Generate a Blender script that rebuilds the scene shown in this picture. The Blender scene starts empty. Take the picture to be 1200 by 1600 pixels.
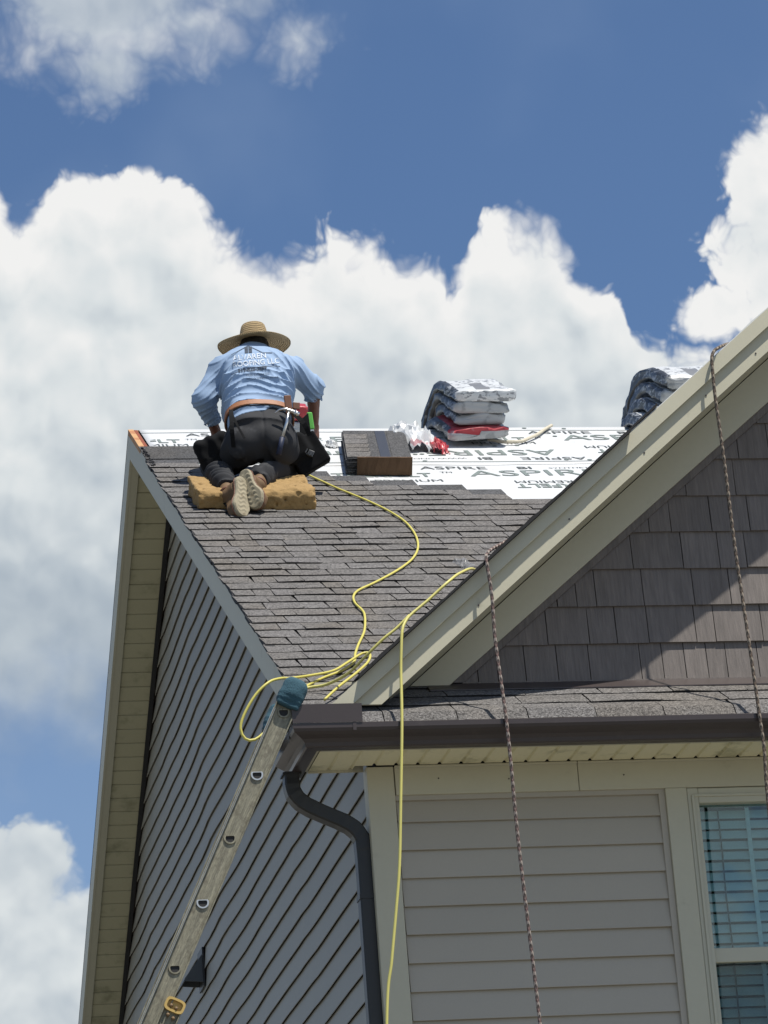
import bpy, bmesh, math, random
import numpy as np
from mathutils import Vector, Matrix
from mathutils.bvhtree import BVHTree

scene = bpy.context.scene
COL = scene.collection
R = math.radians

# ------------------------------------------------------------------ camera
cam_d = bpy.data.cameras.new("camera")
cam_d.sensor_fit = 'VERTICAL'
cam_d.sensor_height = 24.0
cam_d.lens = 24.0 * 5550.8 / 1600.0
cam_d.clip_start = 0.1
cam_d.clip_end = 5000.0
cam = bpy.data.objects.new("camera", cam_d)
COL.objects.link(cam)
cR, cU, cF = (Vector((0.981964, -0.174471, -0.072849)), Vector((0.010275, -0.335492, 0.941987)),
              Vector((0.18879, 0.925746, 0.327648)))
m = Matrix((cR, cU, -cF)).transposed().to_4x4()
m.translation = Vector((-2.909863, -15.022183, 1.5))
cam.matrix_world = m
scene.camera = cam

# ------------------------------------------------------------------ light
SUN = Vector((0.78, -1.0, 3.02)).normalized()
sun_d = bpy.data.lights.new("sun", 'SUN')
sun_d.energy = 4.9
sun_d.angle = R(0.55)
sun_d.color = (1.0, 0.955, 0.88)
sun = bpy.data.objects.new("sun", sun_d)
COL.objects.link(sun)
sun.rotation_euler = SUN.to_track_quat('Z', 'Y').to_euler()
sun.location = (20, -20, 60)

scene.view_settings.view_transform = 'Standard'
scene.view_settings.look = 'None'
scene.view_settings.exposure = 0.25
scene.view_settings.gamma = 1.0
scene.view_settings.use_curve_mapping = False

world = bpy.data.worlds.new("World")
scene.world = world
world.use_nodes = True
SKY_STRENGTH = 0.076
CLOUD = 0.74


class NT:
    """small helper to write node graphs"""
    def __init__(s, tree):
        s.t = tree
        s.n = tree.nodes
        s.l = tree.links

    def put(s, sock, v):
        if isinstance(v, bpy.types.NodeSocket):
            s.l.new(v, sock)
        elif v is not None:
            if sock.type == 'RGBA' and len(v) == 3:
                v = (*v, 1.0)
            sock.default_value = v

    def math(s, op, a, b=None, c=None, clamp=False):
        n = s.n.new('ShaderNodeMath')
        n.operation = op
        n.use_clamp = clamp
        for i, v in enumerate((a, b, c)):
            s.put(n.inputs[i], v)
        return n.outputs[0]

    def vmath(s, op, a, b=None):
        n = s.n.new('ShaderNodeVectorMath')
        n.operation = op
        s.put(n.inputs[0], a)
        if b is not None:
            if op == 'SCALE':
                s.put(n.inputs['Scale'], b)
            else:
                s.put(n.inputs[1], b)
        return n.outputs['Value'] if op in ('LENGTH', 'DOT_PRODUCT', 'DISTANCE') else n.outputs['Vector']

    def smooth(s, x, a, b, lo=0.0, hi=1.0, kind='SMOOTHSTEP'):
        n = s.n.new('ShaderNodeMapRange')
        n.interpolation_type = kind
        s.put(n.inputs[0], x)
        for i, v in enumerate((a, b, lo, hi)):
            s.put(n.inputs[1 + i], v)
        return n.outputs[0]

    def mix(s, f, a, b, blend='MIX'):
        n = s.n.new('ShaderNodeMix')
        n.data_type = 'RGBA'
        n.blend_type = blend
        s.put(n.inputs[0], f)
        s.put(n.inputs[6], a)
        s.put(n.inputs[7], b)
        return n.outputs[2]

    def noise(s, vec, scale, detail=3.0, rough=0.5, out='Fac'):
        n = s.n.new('ShaderNodeTexNoise')
        s.put(n.inputs['Vector'], vec)
        n.inputs['Scale'].default_value = scale
        n.inputs['Detail'].default_value = detail
        n.inputs['Roughness'].default_value = rough
        return n.outputs[out]

    def voro(s, vec, scale, smooth=0.4, feature='SMOOTH_F1', out='Distance'):
        n = s.n.new('ShaderNodeTexVoronoi')
        n.feature = feature
        s.put(n.inputs['Vector'], vec)
        n.inputs['Scale'].default_value = scale
        if feature == 'SMOOTH_F1':
            n.inputs['Smoothness'].default_value = smooth
        return n.outputs[out]

    def comb(s, x, y, z=0.0):
        n = s.n.new('ShaderNodeCombineXYZ')
        for i, v in enumerate((x, y, z)):
            s.put(n.inputs[i], v)
        return n.outputs[0]

    def sep(s, v):
        n = s.n.new('ShaderNodeSeparateXYZ')
        s.put(n.inputs[0], v)
        return n.outputs


# ---- sky: daylight model plus a bank of cumulus described by azimuth and elevation (degrees)
TOP = [(-2, 23.4), (0, 24.2), (2, 23.6), (3.6, 24.6), (4.6, 25.0), (5.23, 24.7), (5.54, 24.16), (5.88, 24.32),
       (6.35, 24.72), (6.92, 24.93), (7.55, 25.1), (8.04, 24.8), (8.47, 24.42), (9.06, 23.9), (9.55, 23.75),
       (10.03, 23.44), (10.66, 23.6), (11.29, 23.5), (11.88, 23.3), (12.43, 23.17), (12.84, 22.85), (13.04, 22.55),
       (13.25, 22.8), (13.5, 23.7), (13.95, 23.95), (14.7, 23.6), (15.25, 22.75), (15.5, 22.4), (15.85, 22.3),
       (16.2, 21.5), (16.7, 21.28), (17.4, 21.2), (18.3, 21.2), (20, 22.0), (22, 23.5), (24, 22.6)]
BLOBS = [  # azimuth, elevation, half width, half height (degrees) of single clouds
    (7.3, 27.6, 2.7, 1.35), (7.1, 26.5, 1.35, .80), (6.9, 26.15, 1.0, .6), (8.7, 27.2, 1.7, .75), (6.0, 26.8, .75, .60), (10.6, 26.9, 1.0, .62), (9.7, 27.45, 1.4, .7),
    (18.9, 23.6, .95, 1.1), (19.4, 24.3, .9, .9), (18.2, 22.5, .85, .9), (17.9, 21.9, .9, .55), (19.2, 22.3, 1.6, 1.6),
    (5.2, 13.45, 1.2, .95), (4.3, 13.6, 1.2, 1.0), (5.6, 12.3, 1.9, 1.5), (4.2, 11.2, 3.0, 2.0)]


def build_world():
    w = NT(world.node_tree)
    w.n.clear()
    out = w.n.new('ShaderNodeOutputWorld')
    bg = w.n.new('ShaderNodeBackground')
    w.l.new(bg.outputs[0], out.inputs[0])
    sky = w.n.new('ShaderNodeTexSky')
    sky.sky_type = 'NISHITA'
    sky.sun_disc = False
    sky.sun_elevation = math.asin(SUN.z)
    sky.sun_rotation = math.atan2(SUN.x, SUN.y) % (2 * math.pi)
    sky.altitude = 100.0
    sky.air_density = 1.0
    sky.dust_density = 0.6
    sky.ozone_density = 1.6
    tc = w.n.new('ShaderNodeTexCoord')
    d = w.vmath('NORMALIZE', tc.outputs['Generated'])
    x, y, z = w.sep(d)
    az = w.math('MULTIPLY', w.math('ARCTAN2', x, y), 180 / math.pi)
    el = w.math('MULTIPLY', w.math('ARCSINE', z), 180 / math.pi)
    P0 = w.comb(az, el)
    d3 = w.vmath('SCALE', d, 57.3)           # one unit is about a degree, free of seams

    def group(name, outs):
        g = bpy.data.node_groups.new(name, 'ShaderNodeTree')
        g.interface.new_socket("P", in_out='INPUT', socket_type='NodeSocketVector')
        for o in outs:
            g.interface.new_socket(o, in_out='OUTPUT', socket_type='NodeSocketFloat')
        q = NT(g)
        return g, q, q.n.new('NodeGroupInput').outputs[0], q.n.new('NodeGroupOutput')

    def v2d(q, P, scale, sm):
        n = q.n.new('ShaderNodeTexVoronoi')
        n.voronoi_dimensions = '2D'
        n.feature = 'SMOOTH_F1' if sm else 'F1'
        q.put(n.inputs['Vector'], P)
        n.inputs['Scale'].default_value = scale
        if sm:
            n.inputs['Smoothness'].default_value = sm
        return n.outputs['Distance']

    def n2d(q, P, scale, detail, rough=.55, out=0):
        n = q.n.new('ShaderNodeTexNoise')
        n.noise_dimensions = '2D'
        q.put(n.inputs['Vector'], P)
        n.inputs['Scale'].default_value = scale
        n.inputs['Detail'].default_value = detail
        n.inputs['Roughness'].default_value = rough
        return n.outputs[out]

    # rounded cauliflower relief; soft part for shading, crisp part for outlines
    g1, q, Pin, go = group("cloud_relief", ("Soft", "Crisp", "Wx", "Wy"))
    wv = q.vmath('SUBTRACT', n2d(q, Pin, 1.1, 2, .5, 1), (0.5, 0.5, 0.5))
    Pw = q.vmath('ADD', Pin, q.vmath('SCALE', wv, 0.50))
    v1 = v2d(q, Pw, 0.62, .6)
    v2 = v2d(q, Pw, 1.5, .5)
    v3 = v2d(q, Pw, 3.6, .35)
    v4 = v2d(q, Pw, 8.5, 0)
    soft_ = q.math('MULTIPLY', v1, -0.78)
    soft_ = q.math('MULTIPLY_ADD', v2, -0.34, soft_)
    soft_ = q.math('MULTIPLY_ADD', v3, -0.12, soft_)
    crisp = q.math('MULTIPLY_ADD', v3, -0.16, soft_)
    crisp = q.math('MULTIPLY_ADD', v4, -0.13, crisp)
    crisp = q.math('MULTIPLY_ADD', n2d(q, Pw, 5.0, 5, .6), 0.15, crisp)
    x_, y_, _ = q.sep(Pw)
    q.l.new(q.math('ADD', soft_, .5), go.inputs[0])
    q.l.new(q.math('ADD', crisp, .68), go.inputs[1])
    q.l.new(x_, go.inputs[2])
    q.l.new(y_, go.inputs[3])

    def field(P):
        n = w.n.new('ShaderNodeGroup')
        n.node_tree = g1
        w.l.new(P, n.inputs[0])
        return n.outputs
    rl = field(P0)
    rel, crisp, px, py = rl[0], rl[1], rl[2], rl[3]
    # step towards the sun: up and to the right as seen from here
    rel2 = field(w.vmath('ADD', P0, (0.16, 0.30, 0)))[0]
    q = w
    fc = q.n.new('ShaderNodeFloatCurve')
    cv = fc.mapping.curves[0]
    a0, a1, e0, e1 = -2.0, 24.0, 15.0, 30.0
    pts = [((a - a0) / (a1 - a0), (e - e0) / (e1 - e0)) for a, e in TOP]
    cv.points[0].location = pts[0]
    cv.points[1].location = pts[-1]
    for p in pts[1:-1]:
        cv.points.new(*p)
    for p in cv.points:
        p.handle_type = 'AUTO_CLAMPED'
    fc.mapping.update()
    q.put(fc.inputs['Value'], q.math('DIVIDE', q.math('SUBTRACT', px, a0), a1 - a0, clamp=True))
    h = q.math('MULTIPLY_ADD', fc.outputs[0], e1 - e0, e0)
    top = q.math('SUBTRACT', h, py)
    bank = q.math('MULTIPLY', top, 0.9)
    f = None
    for (a, e, ra, re) in BLOBS:
        dv = q.vmath('MULTIPLY', q.vmath('SUBTRACT', q.comb(px, py), (a, e, 0)), (1 / ra, 1 / re, 0))
        b = q.math('MULTIPLY', q.math('SUBTRACT', 1.0, q.vmath('LENGTH', dv)), 0.9 * min(ra, re) + .12)
        f = b if f is None else q.math('MAXIMUM', f, b)
    # well outside the part described above: a generic field of cumulus
    gen = q.math('MULTIPLY', q.math('SUBTRACT', q.noise(d3, 0.055, 3, .55), 0.58), 9.0)
    win = q.math('MULTIPLY', q.smooth(az, -6.0, -1.0), q.smooth(az, 28.0, 23.0))
    win = q.math('MULTIPLY', win, q.smooth(el, 34.0, 30.0))
    win = q.math('MULTIPLY', win, q.smooth(el, 6.0, 9.5))
    one = q.math('SUBTRACT', 1.0, win)
    cr_ = q.math('MULTIPLY', crisp, 0.80)
    fade = w.smooth(w.math('MULTIPLY_ADD', w.math('SUBTRACT', w.noise(d3, 0.9, 4), .5), 2.6, el), 14.9, 17.6)
    den_b = q.math('ADD', q.math('MINIMUM', q.math('ADD', q.math('MULTIPLY', bank, win), q.math('MULTIPLY', gen, one)), 1.6), cr_)
    den_l = q.math('ADD', q.math('MINIMUM', q.math('ADD', q.math('MULTIPLY', f, win), q.math('MULTIPLY', -2.0, one)), 1.6), cr_)
    fade = w.math('MAXIMUM', fade, one)
    den = w.math('MAXIMUM', den_b, den_l)
    soft = w.smooth(w.noise(d3, 0.55, 2), 0.35, 0.66, 0.20, 0.70)
    topleft = w.math('MULTIPLY', w.smooth(el, 25.4, 26.2), w.smooth(az, 13.5, 11.5))
    soft = w.math('ADD', soft, w.math('MULTIPLY', topleft, 0.75))
    mask = w.math('MAXIMUM', w.math('MULTIPLY', w.smooth(w.math('DIVIDE', den_b, soft), 0.0, 1.0), fade), w.smooth(w.math('DIVIDE', den_l, soft), 0.0, 1.0))
    lit = w.math('MULTIPLY', w.math('SUBTRACT', rel, rel2), 0.50)
    edge = w.smooth(den, 0.05, 1.8, 0.24, -0.05)
    low = w.math('ADD', w.smooth(el, 15.0, 22.5, -0.56, 0.03), w.smooth(az, 5.0, 10.0, 0.10, -0.03))
    broad = w.math('MULTIPLY', w.math('SUBTRACT', w.noise(d3, 0.26, 1), 0.5), 0.40)
    shade = w.math('ADD', w.math('ADD', lit, edge), w.math('ADD', low, broad))
    lowcloud = w.math('MULTIPLY', w.smooth(el, 15.2, 14.3), 0.42)
    shade = w.math('ADD', shade, lowcloud)
    shade = w.math('SUBTRACT', shade, w.math('MULTIPLY', topleft, 0.22))
    sh = w.smooth(w.math('ADD', shade, 0.74), 0.0, 1.0, 0, 1, 'LINEAR')
    ramp = w.n.new('ShaderNodeValToRGB')
    cr = ramp.color_ramp
    cr.elements[0].position = 0.0
    cr.elements[0].color = (0.30, 0.38, 0.48, 1)
    cr.elements[1].position = 1.0
    cr.elements[1].color = (1.0, 1.0, 0.99, 1)
    e = cr.elements.new(0.45)
    e.color = (0.56, 0.63, 0.69, 1)
    e = cr.elements.new(0.72)
    e.color = (0.80, 0.85, 0.87, 1)
    w.put(ramp.inputs[0], sh)
    cloud = w.vmath('SCALE', ramp.outputs[0], CLOUD / SKY_STRENGTH)
    skyc = w.mix(1.0, sky.outputs[0], (0.86, 1.0, 1.16), 'MULTIPLY')
    # thin high haze that pales the blue here and there
    veil = w.smooth(w.noise(d3, 0.16, 4), 0.45, 0.75, 0.0, 0.10)
    veil = w.math('ADD', veil, w.smooth(el, 19.0, 14.5, 0.0, 0.12))
    skyc = w.mix(veil, skyc, w.vmath('SCALE', (0.5, 0.6, 0.72), 1 / SKY_STRENGTH))
    alpha = w.math('MULTIPLY', mask, w.math('SUBTRACT', 1.0, w.math('MULTIPLY', topleft, 0.25)))
    col = w.mix(alpha, skyc, cloud)
    w.put(bg.inputs[0], col)
    bg.inputs[1].default_value = SKY_STRENGTH


build_world()
world.cycles.sampling_method = 'MANUAL'
world.cycles.sample_map_resolution = 512
scene.cycles.max_bounces = 6
scene.cycles.diffuse_bounces = 3
scene.cycles.glossy_bounces = 3
scene.cycles.transparent_max_bounces = 8


# ------------------------------------------------------------------ helpers
def lin(r, g, b):
    f = lambda c: (c / 255 / 12.92) if c <= 10.3 else ((c / 255 + .055) / 1.055) ** 2.4
    return (f(r), f(g), f(b))


def mat(name, base, rough=0.7, metal=0.0, vary=0.12, vscale=3.0, fine=0.0, fscale=60.0, bump=0.0, bscale=40.0,
        bdist=0.004, objvary=0.0, spec=0.5, stretch=None, stain=None):
    m = bpy.data.materials.new(name)
    m.use_nodes = True
    t = NT(m.node_tree)
    b = t.n['Principled BSDF']
    geo = t.n.new('ShaderNodeNewGeometry')
    pos = geo.outputs['Position']
    if stretch:
        pos = t.vmath('MULTIPLY', pos, stretch)
    k = t.math('MULTIPLY_ADD', t.math('SUBTRACT', t.noise(pos, vscale, 4, .55), .5), 2 * vary, 1.0)
    if fine:
        k = t.math('MULTIPLY', k, t.math('MULTIPLY_ADD', t.math('SUBTRACT', t.noise(pos, fscale, 2, .6), .5), 2 * fine, 1.0))
    if objvary:
        oi = t.n.new('ShaderNodeObjectInfo')
        k = t.math('MULTIPLY', k, t.math('MULTIPLY_ADD', t.math('SUBTRACT', oi.outputs['Random'], .5), 2 * objvary, 1.0))
    col = t.vmath('SCALE', base if isinstance(base, bpy.types.NodeSocket) else Vector(base), k)
    if stain:
        sc, amt, lo, hi, scale = stain
        f = t.smooth(t.noise(pos, scale, 5, .6), lo, hi, 0, amt)
        col = t.mix(f, col, sc)
    t.put(b.inputs['Base Color'], col)
    b.inputs['Roughness'].default_value = rough
    b.inputs['Metallic'].default_value = metal
    b.inputs['Specular IOR Level'].default_value = spec
    if bump:
        bn = t.n.new('ShaderNodeBump')
        bn.inputs['Strength'].default_value = bump
        bn.inputs['Distance'].default_value = bdist
        t.put(bn.inputs['Height'], t.noise(pos, bscale, 4, .6))
        t.l.new(bn.outputs[0], b.inputs['Normal'])
    return m


def put(o, label=None, cat=None, group=None, kind=None):
    if label: o['label'] = label
    if cat: o['category'] = cat
    if group: o['group'] = group
    if kind: o['kind'] = kind
    return o


def empty(name, loc, label, cat, group=None):
    o = bpy.data.objects.new(name, None)
    o.location = loc
    o.empty_display_size = 0.2
    COL.objects.link(o)
    return put(o, label, cat, group)


def obj(name, verts, faces, mats, parent=None, smooth=False, midx=None, uv=None, label=None):
    """one mesh object from world-space vertices"""
    me = bpy.data.meshes.new(name)
    origin = Vector((0, 0, 0))
    if isinstance(verts, np.ndarray):
        verts = verts.tolist()
    if isinstance(faces, np.ndarray):
        faces = faces.tolist()
    if verts:
        xs = list(zip(*verts))
        origin = Vector([(min(c) + max(c)) / 2 for c in xs])
    me.from_pydata([(v[0] - origin.x, v[1] - origin.y, v[2] - origin.z) for v in verts], [], faces)
    mats = mats if isinstance(mats, (list, tuple)) else [mats]
    for mm in mats:
        me.materials.append(mm)
    if midx is not None:
        me.polygons.foreach_set('material_index', list(midx))
    if smooth:
        me.polygons.foreach_set('use_smooth', [True] * len(me.polygons))
    if uv is not None:
        l = me.uv_layers.new(name='UVMap')
        li = np.empty(len(me.loops), dtype=np.int32)
        me.loops.foreach_get('vertex_index', li)
        l.data.foreach_set('uv', np.asarray(uv, dtype=np.float32)[li].ravel())
    me.update()
    o = bpy.data.objects.new(name, me)
    COL.objects.link(o)
    if parent is not None:
        o.parent = parent
        pl = world_loc(parent)
        o.location = origin - pl
    else:
        o.location = origin
    if label:
        o['label'] = label
    return o


def world_loc(o):
    v = Vector((0, 0, 0))
    while o is not None:
        v += o.location
        o = o.parent
    return v


class MB:
    """collects shapes of one mesh"""
    def __init__(s):
        s.v, s.f, s.m = [], [], []

    def add(s, v, f, mi=0):
        k = len(s.v)
        s.v += [tuple(p) for p in v]
        s.f += [tuple(i + k for i in q) for q in f]
        s.m += [mi] * len(f) if isinstance(mi, int) else list(mi)
        return s

    def hexa(s, p, mi=0):
        """8 corners: bottom 4 then top 4, same turn"""
        return s.add(p, [(3, 2, 1, 0), (4, 5, 6, 7), (0, 1, 5, 4), (1, 2, 6, 5), (2, 3, 7, 6), (3, 0, 4, 7)], mi)

    def box(s, a, b, mi=0):
        x0, y0, z0 = a
        x1, y1, z1 = b
        return s.hexa([(x0, y0, z0), (x1, y0, z0), (x1, y1, z0), (x0, y1, z0),
                       (x0, y0, z1), (x1, y0, z1), (x1, y1, z1), (x0, y1, z1)], mi)

    def prism(s, poly, d, mi=0):
        """closed polygon (3d points) pushed along d"""
        n = len(poly)
        d = Vector(d)
        top = [tuple(Vector(p) + d) for p in poly]
        return s.add(list(poly) + top, [tuple(range(n))[::-1], tuple(range(n, 2 * n))] +
                     [(i, (i + 1) % n, n + (i + 1) % n, n + i) for i in range(n)], mi)

    def obox(s, c, ax, ay, az, hx, hy, hz, mi=0):
        c, ax, ay, az = Vector(c), Vector(ax).normalized(), Vector(ay).normalized(), Vector(az).normalized()
        P = lambda i, j, k: tuple(c + ax * hx * i + ay * hy * j + az * hz * k)
        return s.hexa([P(-1, -1, -1), P(1, -1, -1), P(1, 1, -1), P(-1, 1, -1), P(-1, -1, 1), P(1, -1, 1), P(1, 1, 1), P(-1, 1, 1)], mi)

    def tube(s, pts, r, n=10, mi=0, cap=True):
        v, f, _ = tube_geo(pts, r, n, cap)
        return s.add(v, f, mi)

    def obj(s, name, mats, parent=None, smooth=False, label=None, bevel=0.0, seg=2):
        o = obj(name, s.v, s.f, mats, parent, smooth, s.m, label=label)
        if bevel:
            bv = o.modifiers.new('bevel', 'BEVEL')
            bv.width = bevel
            bv.segments = seg
            bv.limit_method = 'ANGLE'
            bv.angle_limit = R(35)
        return o


def spline(pts, step=0.03):
    """Catmull-Rom through pts, evenly dense"""
    P = [Vector(p) for p in pts]
    P = [P[0] * 2 - P[1]] + P + [P[-1] * 2 - P[-2]]
    out = []
    for i in range(1, len(P) - 2):
        a, b, c, d = P[i - 1:i + 3]
        n = max(2, int((c - b).length / step))
        for k in range(n):
            t = k / n
            out.append(0.5 * ((2 * b) + (c - a) * t + (2 * a - 5 * b + 4 * c - d) * t * t + (3 * b - a - 3 * c + d) * t ** 3))
    out.append(P[-2])
    return out


def tube_geo(pts, r, n=10, cap=True):
    P = [Vector(p) for p in pts]
    v, f, uv = [], [], []
    up = Vector((0.13, -0.31, 0.94)).normalized()
    dist = 0.0
    t0 = (P[1] - P[0]).normalized()
    nrm = (up - t0 * up.dot(t0)).normalized()
    for i, p in enumerate(P):
        t = (P[min(i + 1, len(P) - 1)] - P[max(i - 1, 0)]).normalized()
        nrm = (nrm - t * nrm.dot(t)).normalized()
        bi = t.cross(nrm)
        if i:
            dist += (p - P[i - 1]).length
        rr = r(i / (len(P) - 1)) if callable(r) else r
        for k in range(n):
            a = 2 * math.pi * k / n
            v.append(tuple(p + (nrm * math.cos(a) + bi * math.sin(a)) * rr))
            uv.append((abs(k / n * 2 - 1), dist))
    for i in range(len(P) - 1):
        for k in range(n):
            f.append((i * n + k, i * n + (k + 1) % n, (i + 1) * n + (k + 1) % n, (i + 1) * n + k))
    if cap:
        f.append(tuple(range(n))[::-1])
        f.append(tuple(range((len(P) - 1) * n, len(P) * n)))
    return v, f, uv


# numpy value noise
_rng = np.random.RandomState(7)
_perm = _rng.permutation(512).astype(np.int64)
_val = _rng.rand(512).astype(np.float32)


def vnoise(p, scale=1.0, seed=0):
    p = np.asarray(p, dtype=np.float32) * scale + seed * 17.3
    i = np.floor(p).astype(np.int64)
    f = p - i
    u = f * f * (3 - 2 * f)

    def hsh(a, b, c):
        return _val[_perm[(_perm[(_perm[a & 511] + b) & 511] + c) & 511]]
    x, y, z = i[..., 0], i[..., 1], i[..., 2]
    ux, uy, uz = u[..., 0], u[..., 1], u[..., 2]
    c = 0
    for dx in (0, 1):
        for dy in (0, 1):
            for dz in (0, 1):
                w = (ux if dx else 1 - ux) * (uy if dy else 1 - uy) * (uz if dz else 1 - uz)
                c = c + w * hsh(x + dx, y + dy, z + dz)
    return c * 2 - 1


def fbm(p, scale, oct=3, seed=0):
    a, s, t = 1.0, scale, 0
    for k in range(oct):
        t = t + a * vnoise(p, s, seed + k)
        a *= .5
        s *= 2.03
    return t


# signed distance modelling with surface nets
def sdf_mesh(fn, lo, hi, h, margin=0.03):
    lo, hi = np.array(lo, float), np.array(hi, float)
    B = 8
    nb = np.ceil((hi - lo) / (h * B)).astype(int) + 1
    n = nb * B + 1
    # coarse pass at block centres
    gc = np.stack(np.meshgrid(*[lo[a] + (np.arange(nb[a]) + .5) * B * h for a in range(3)], indexing='ij'), -1)
    dc = fn(gc.reshape(-1, 3).astype(np.float32)).reshape(nb)
    act = np.abs(dc) < B * h * 0.90 + margin
    F = np.repeat(np.repeat(np.repeat(dc, B, 0), B, 1), B, 2)
    F = np.pad(F, ((0, 1), (0, 1), (0, 1)), mode='edge').astype(np.float32)
    m = np.repeat(np.repeat(np.repeat(act, B, 0), B, 1), B, 2)
    m = np.pad(m, ((0, 1), (0, 1), (0, 1)), mode='edge')
    for ax in range(3):
        sh = np.roll(m, 1, ax)
        m = m | sh
    idx = np.argwhere(m)
    pts = (lo + idx * h).astype(np.float32)
    vals = np.concatenate([fn(c) for c in np.array_split(pts, max(1, len(pts) // 400000 + 1))])
    F[m] = vals
    S = F < 0
    C = np.zeros(tuple(np.array(F.shape) - 1), np.uint8)
    nx, ny, nz = C.shape
    cnt = np.zeros(C.shape, np.uint8)
    for dx in (0, 1):
        for dy in (0, 1):
            for dz in (0, 1):
                cnt += S[dx:nx + dx, dy:ny + dy, dz:nz + dz]
    cell = (cnt > 0) & (cnt < 8)
    ci = np.argwhere(cell)
    vid = -np.ones(C.shape, np.int64)
    vid[cell] = np.arange(len(ci))
    acc = np.zeros((len(ci), 3))
    num = np.zeros(len(ci))
    cor = [(0, 0, 0), (1, 0, 0), (0, 1, 0), (1, 1, 0), (0, 0, 1), (1, 0, 1), (0, 1, 1), (1, 1, 1)]
    for i in range(8):
        for j in range(i + 1, 8):
            a, b = np.array(cor[i]), np.array(cor[j])
            if abs(a - b).sum() != 1:
                continue
            fa = F[ci[:, 0] + a[0], ci[:, 1] + a[1], ci[:, 2] + a[2]]
            fb_ = F[ci[:, 0] + b[0], ci[:, 1] + b[1], ci[:, 2] + b[2]]
            x = (fa < 0) != (fb_ < 0)
            t = np.where(x, fa / np.where(x, fa - fb_, 1), 0)
            acc += np.where(x[:, None], a + (b - a) * t[:, None], 0)
            num += x
    V = lo + (ci + acc / num[:, None]) * h
    faces = []
    for ax in range(3):
        o1, o2 = [(1, 2), (2, 0), (0, 1)][ax]
        sl0 = [slice(None)] * 3
        sl1 = [slice(None)] * 3
        sl0[ax] = slice(0, -1)
        sl1[ax] = slice(1, None)
        a, b = S[tuple(sl0)], S[tuple(sl1)]
        e = np.argwhere(a != b)
        ok = (e[:, o1] > 0) & (e[:, o2] > 0) & (e[:, o1] < F.shape[o1] - 1) & (e[:, o2] < F.shape[o2] - 1)
        e = e[ok]
        fl = a[e[:, 0], e[:, 1], e[:, 2]]

        def cid(d1, d2):
            c = e.copy()
            c[:, o1] -= d1
            c[:, o2] -= d2
            return vid[c[:, 0], c[:, 1], c[:, 2]]
        q = np.stack([cid(1, 1), cid(0, 1), cid(0, 0), cid(1, 0)], 1)
        q[~fl] = q[~fl][:, ::-1]
        faces.append(q)
    Fc = np.concatenate(faces)
    Fc = Fc[(Fc >= 0).all(1)]
    return V, Fc


def cone(p, a, b, r1, r2):
    a, b = np.asarray(a, np.float32), np.asarray(b, np.float32)
    ab = b - a
    t = np.clip(((p - a) @ ab) / (ab @ ab), 0, 1)
    return np.linalg.norm(p - a - t[:, None] * ab, axis=1) - (r1 + (r2 - r1) * t)


def ell(p, c, r, rot=None):
    q = p - np.asarray(c, np.float32)
    if rot is not None:
        q = q @ np.asarray(rot, np.float32)
    r = np.asarray(r, np.float32)
    k0 = np.linalg.norm(q / r, axis=1)
    k1 = np.linalg.norm(q / (r * r), axis=1) + 1e-9
    return k0 * (k0 - 1) / k1


def rbox(p, c, ax, half, r):
    q = np.abs((p - np.asarray(c, np.float32)) @ np.asarray(ax, np.float32).T) - (np.asarray(half, np.float32) - r)
    return np.linalg.norm(np.maximum(q, 0), axis=1) + np.minimum(q.max(1), 0) - r


def smin(a, b, k):
    h = np.clip(.5 + .5 * (b - a) / k, 0, 1)
    return b + (a - b) * h - k * h * (1 - h)


def chain(p, pts, rs, k=0.02):
    d = None
    for i in range(len(pts) - 1):
        c = cone(p, pts[i], pts[i + 1], rs[i], rs[i + 1])
        d = c if d is None else smin(d, c, k)
    return d


# ------------------------------------------------------------------ materials
M = {}
M['siding'] = mat('grey_vinyl_side', lin(150, 147, 136), .55, vary=.05, vscale=1.2, fine=.04, fscale=90, bump=.12, bscale=55, bdist=.002, objvary=.03)
M['siding_front'] = mat('grey_vinyl_front_lit', lin(172, 164, 148), .5, vary=.05, vscale=1.5, fine=.03, fscale=90, bump=.12, bscale=55, bdist=.002, objvary=.03)  # same vinyl as the side wall, its brighter light painted into the base
M['trim'] = mat('almond_trim', lin(187, 182, 159), .5, vary=.04, vscale=2.0, fine=.03, fscale=40, bump=.05, bscale=12, bdist=.003,
                stain=(lin(120, 115, 90), .35, .62, .8, 7.0))
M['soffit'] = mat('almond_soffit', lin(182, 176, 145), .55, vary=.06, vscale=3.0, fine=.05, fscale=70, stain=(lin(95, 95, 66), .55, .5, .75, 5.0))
M['soffit_front'] = mat('almond_vented_soffit_lit', lin(226, 219, 184), .55, vary=.07, vscale=3.0, fine=.06, fscale=70, stain=(lin(128, 126, 88), .6, .52, .75, 6.0))  # same almond soffit, ground bounce painted in as a lighter base
M['gutter'] = mat('dark_brown_aluminium', lin(64, 56, 54), .34, vary=.10, vscale=4.0, fine=.08, fscale=60, bump=.04, bscale=8, bdist=.004,
                  stain=(lin(96, 90, 82), .3, .6, .78, 9.0))
M['spout'] = mat('dark_bronze_aluminium', lin(38, 38, 37), .45, vary=.08, vscale=4.0, fine=.05)
M['deck'] = mat('plywood_deck', lin(70, 60, 50), .8, vary=.2, vscale=6, fine=.15)
M['wood_raw'] = mat('raw_pine', lin(180, 140, 96), .75, vary=.2, vscale=9, fine=.15, stain=(lin(150, 80, 45), .6, .5, .7, 10.0))
M['red_gap'] = mat('dark_red_gap', lin(128, 62, 36), .8, vary=.25, vscale=12)
M['black'] = mat('asphalt_black', (.012, .012, .013), .85, vary=.2)
M['dark'] = mat('shadow_gap_black', (.02, .02, .02), .8)
M['wallback'] = mat('house_wrap_dark', (.05, .052, .055), .9)


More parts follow.
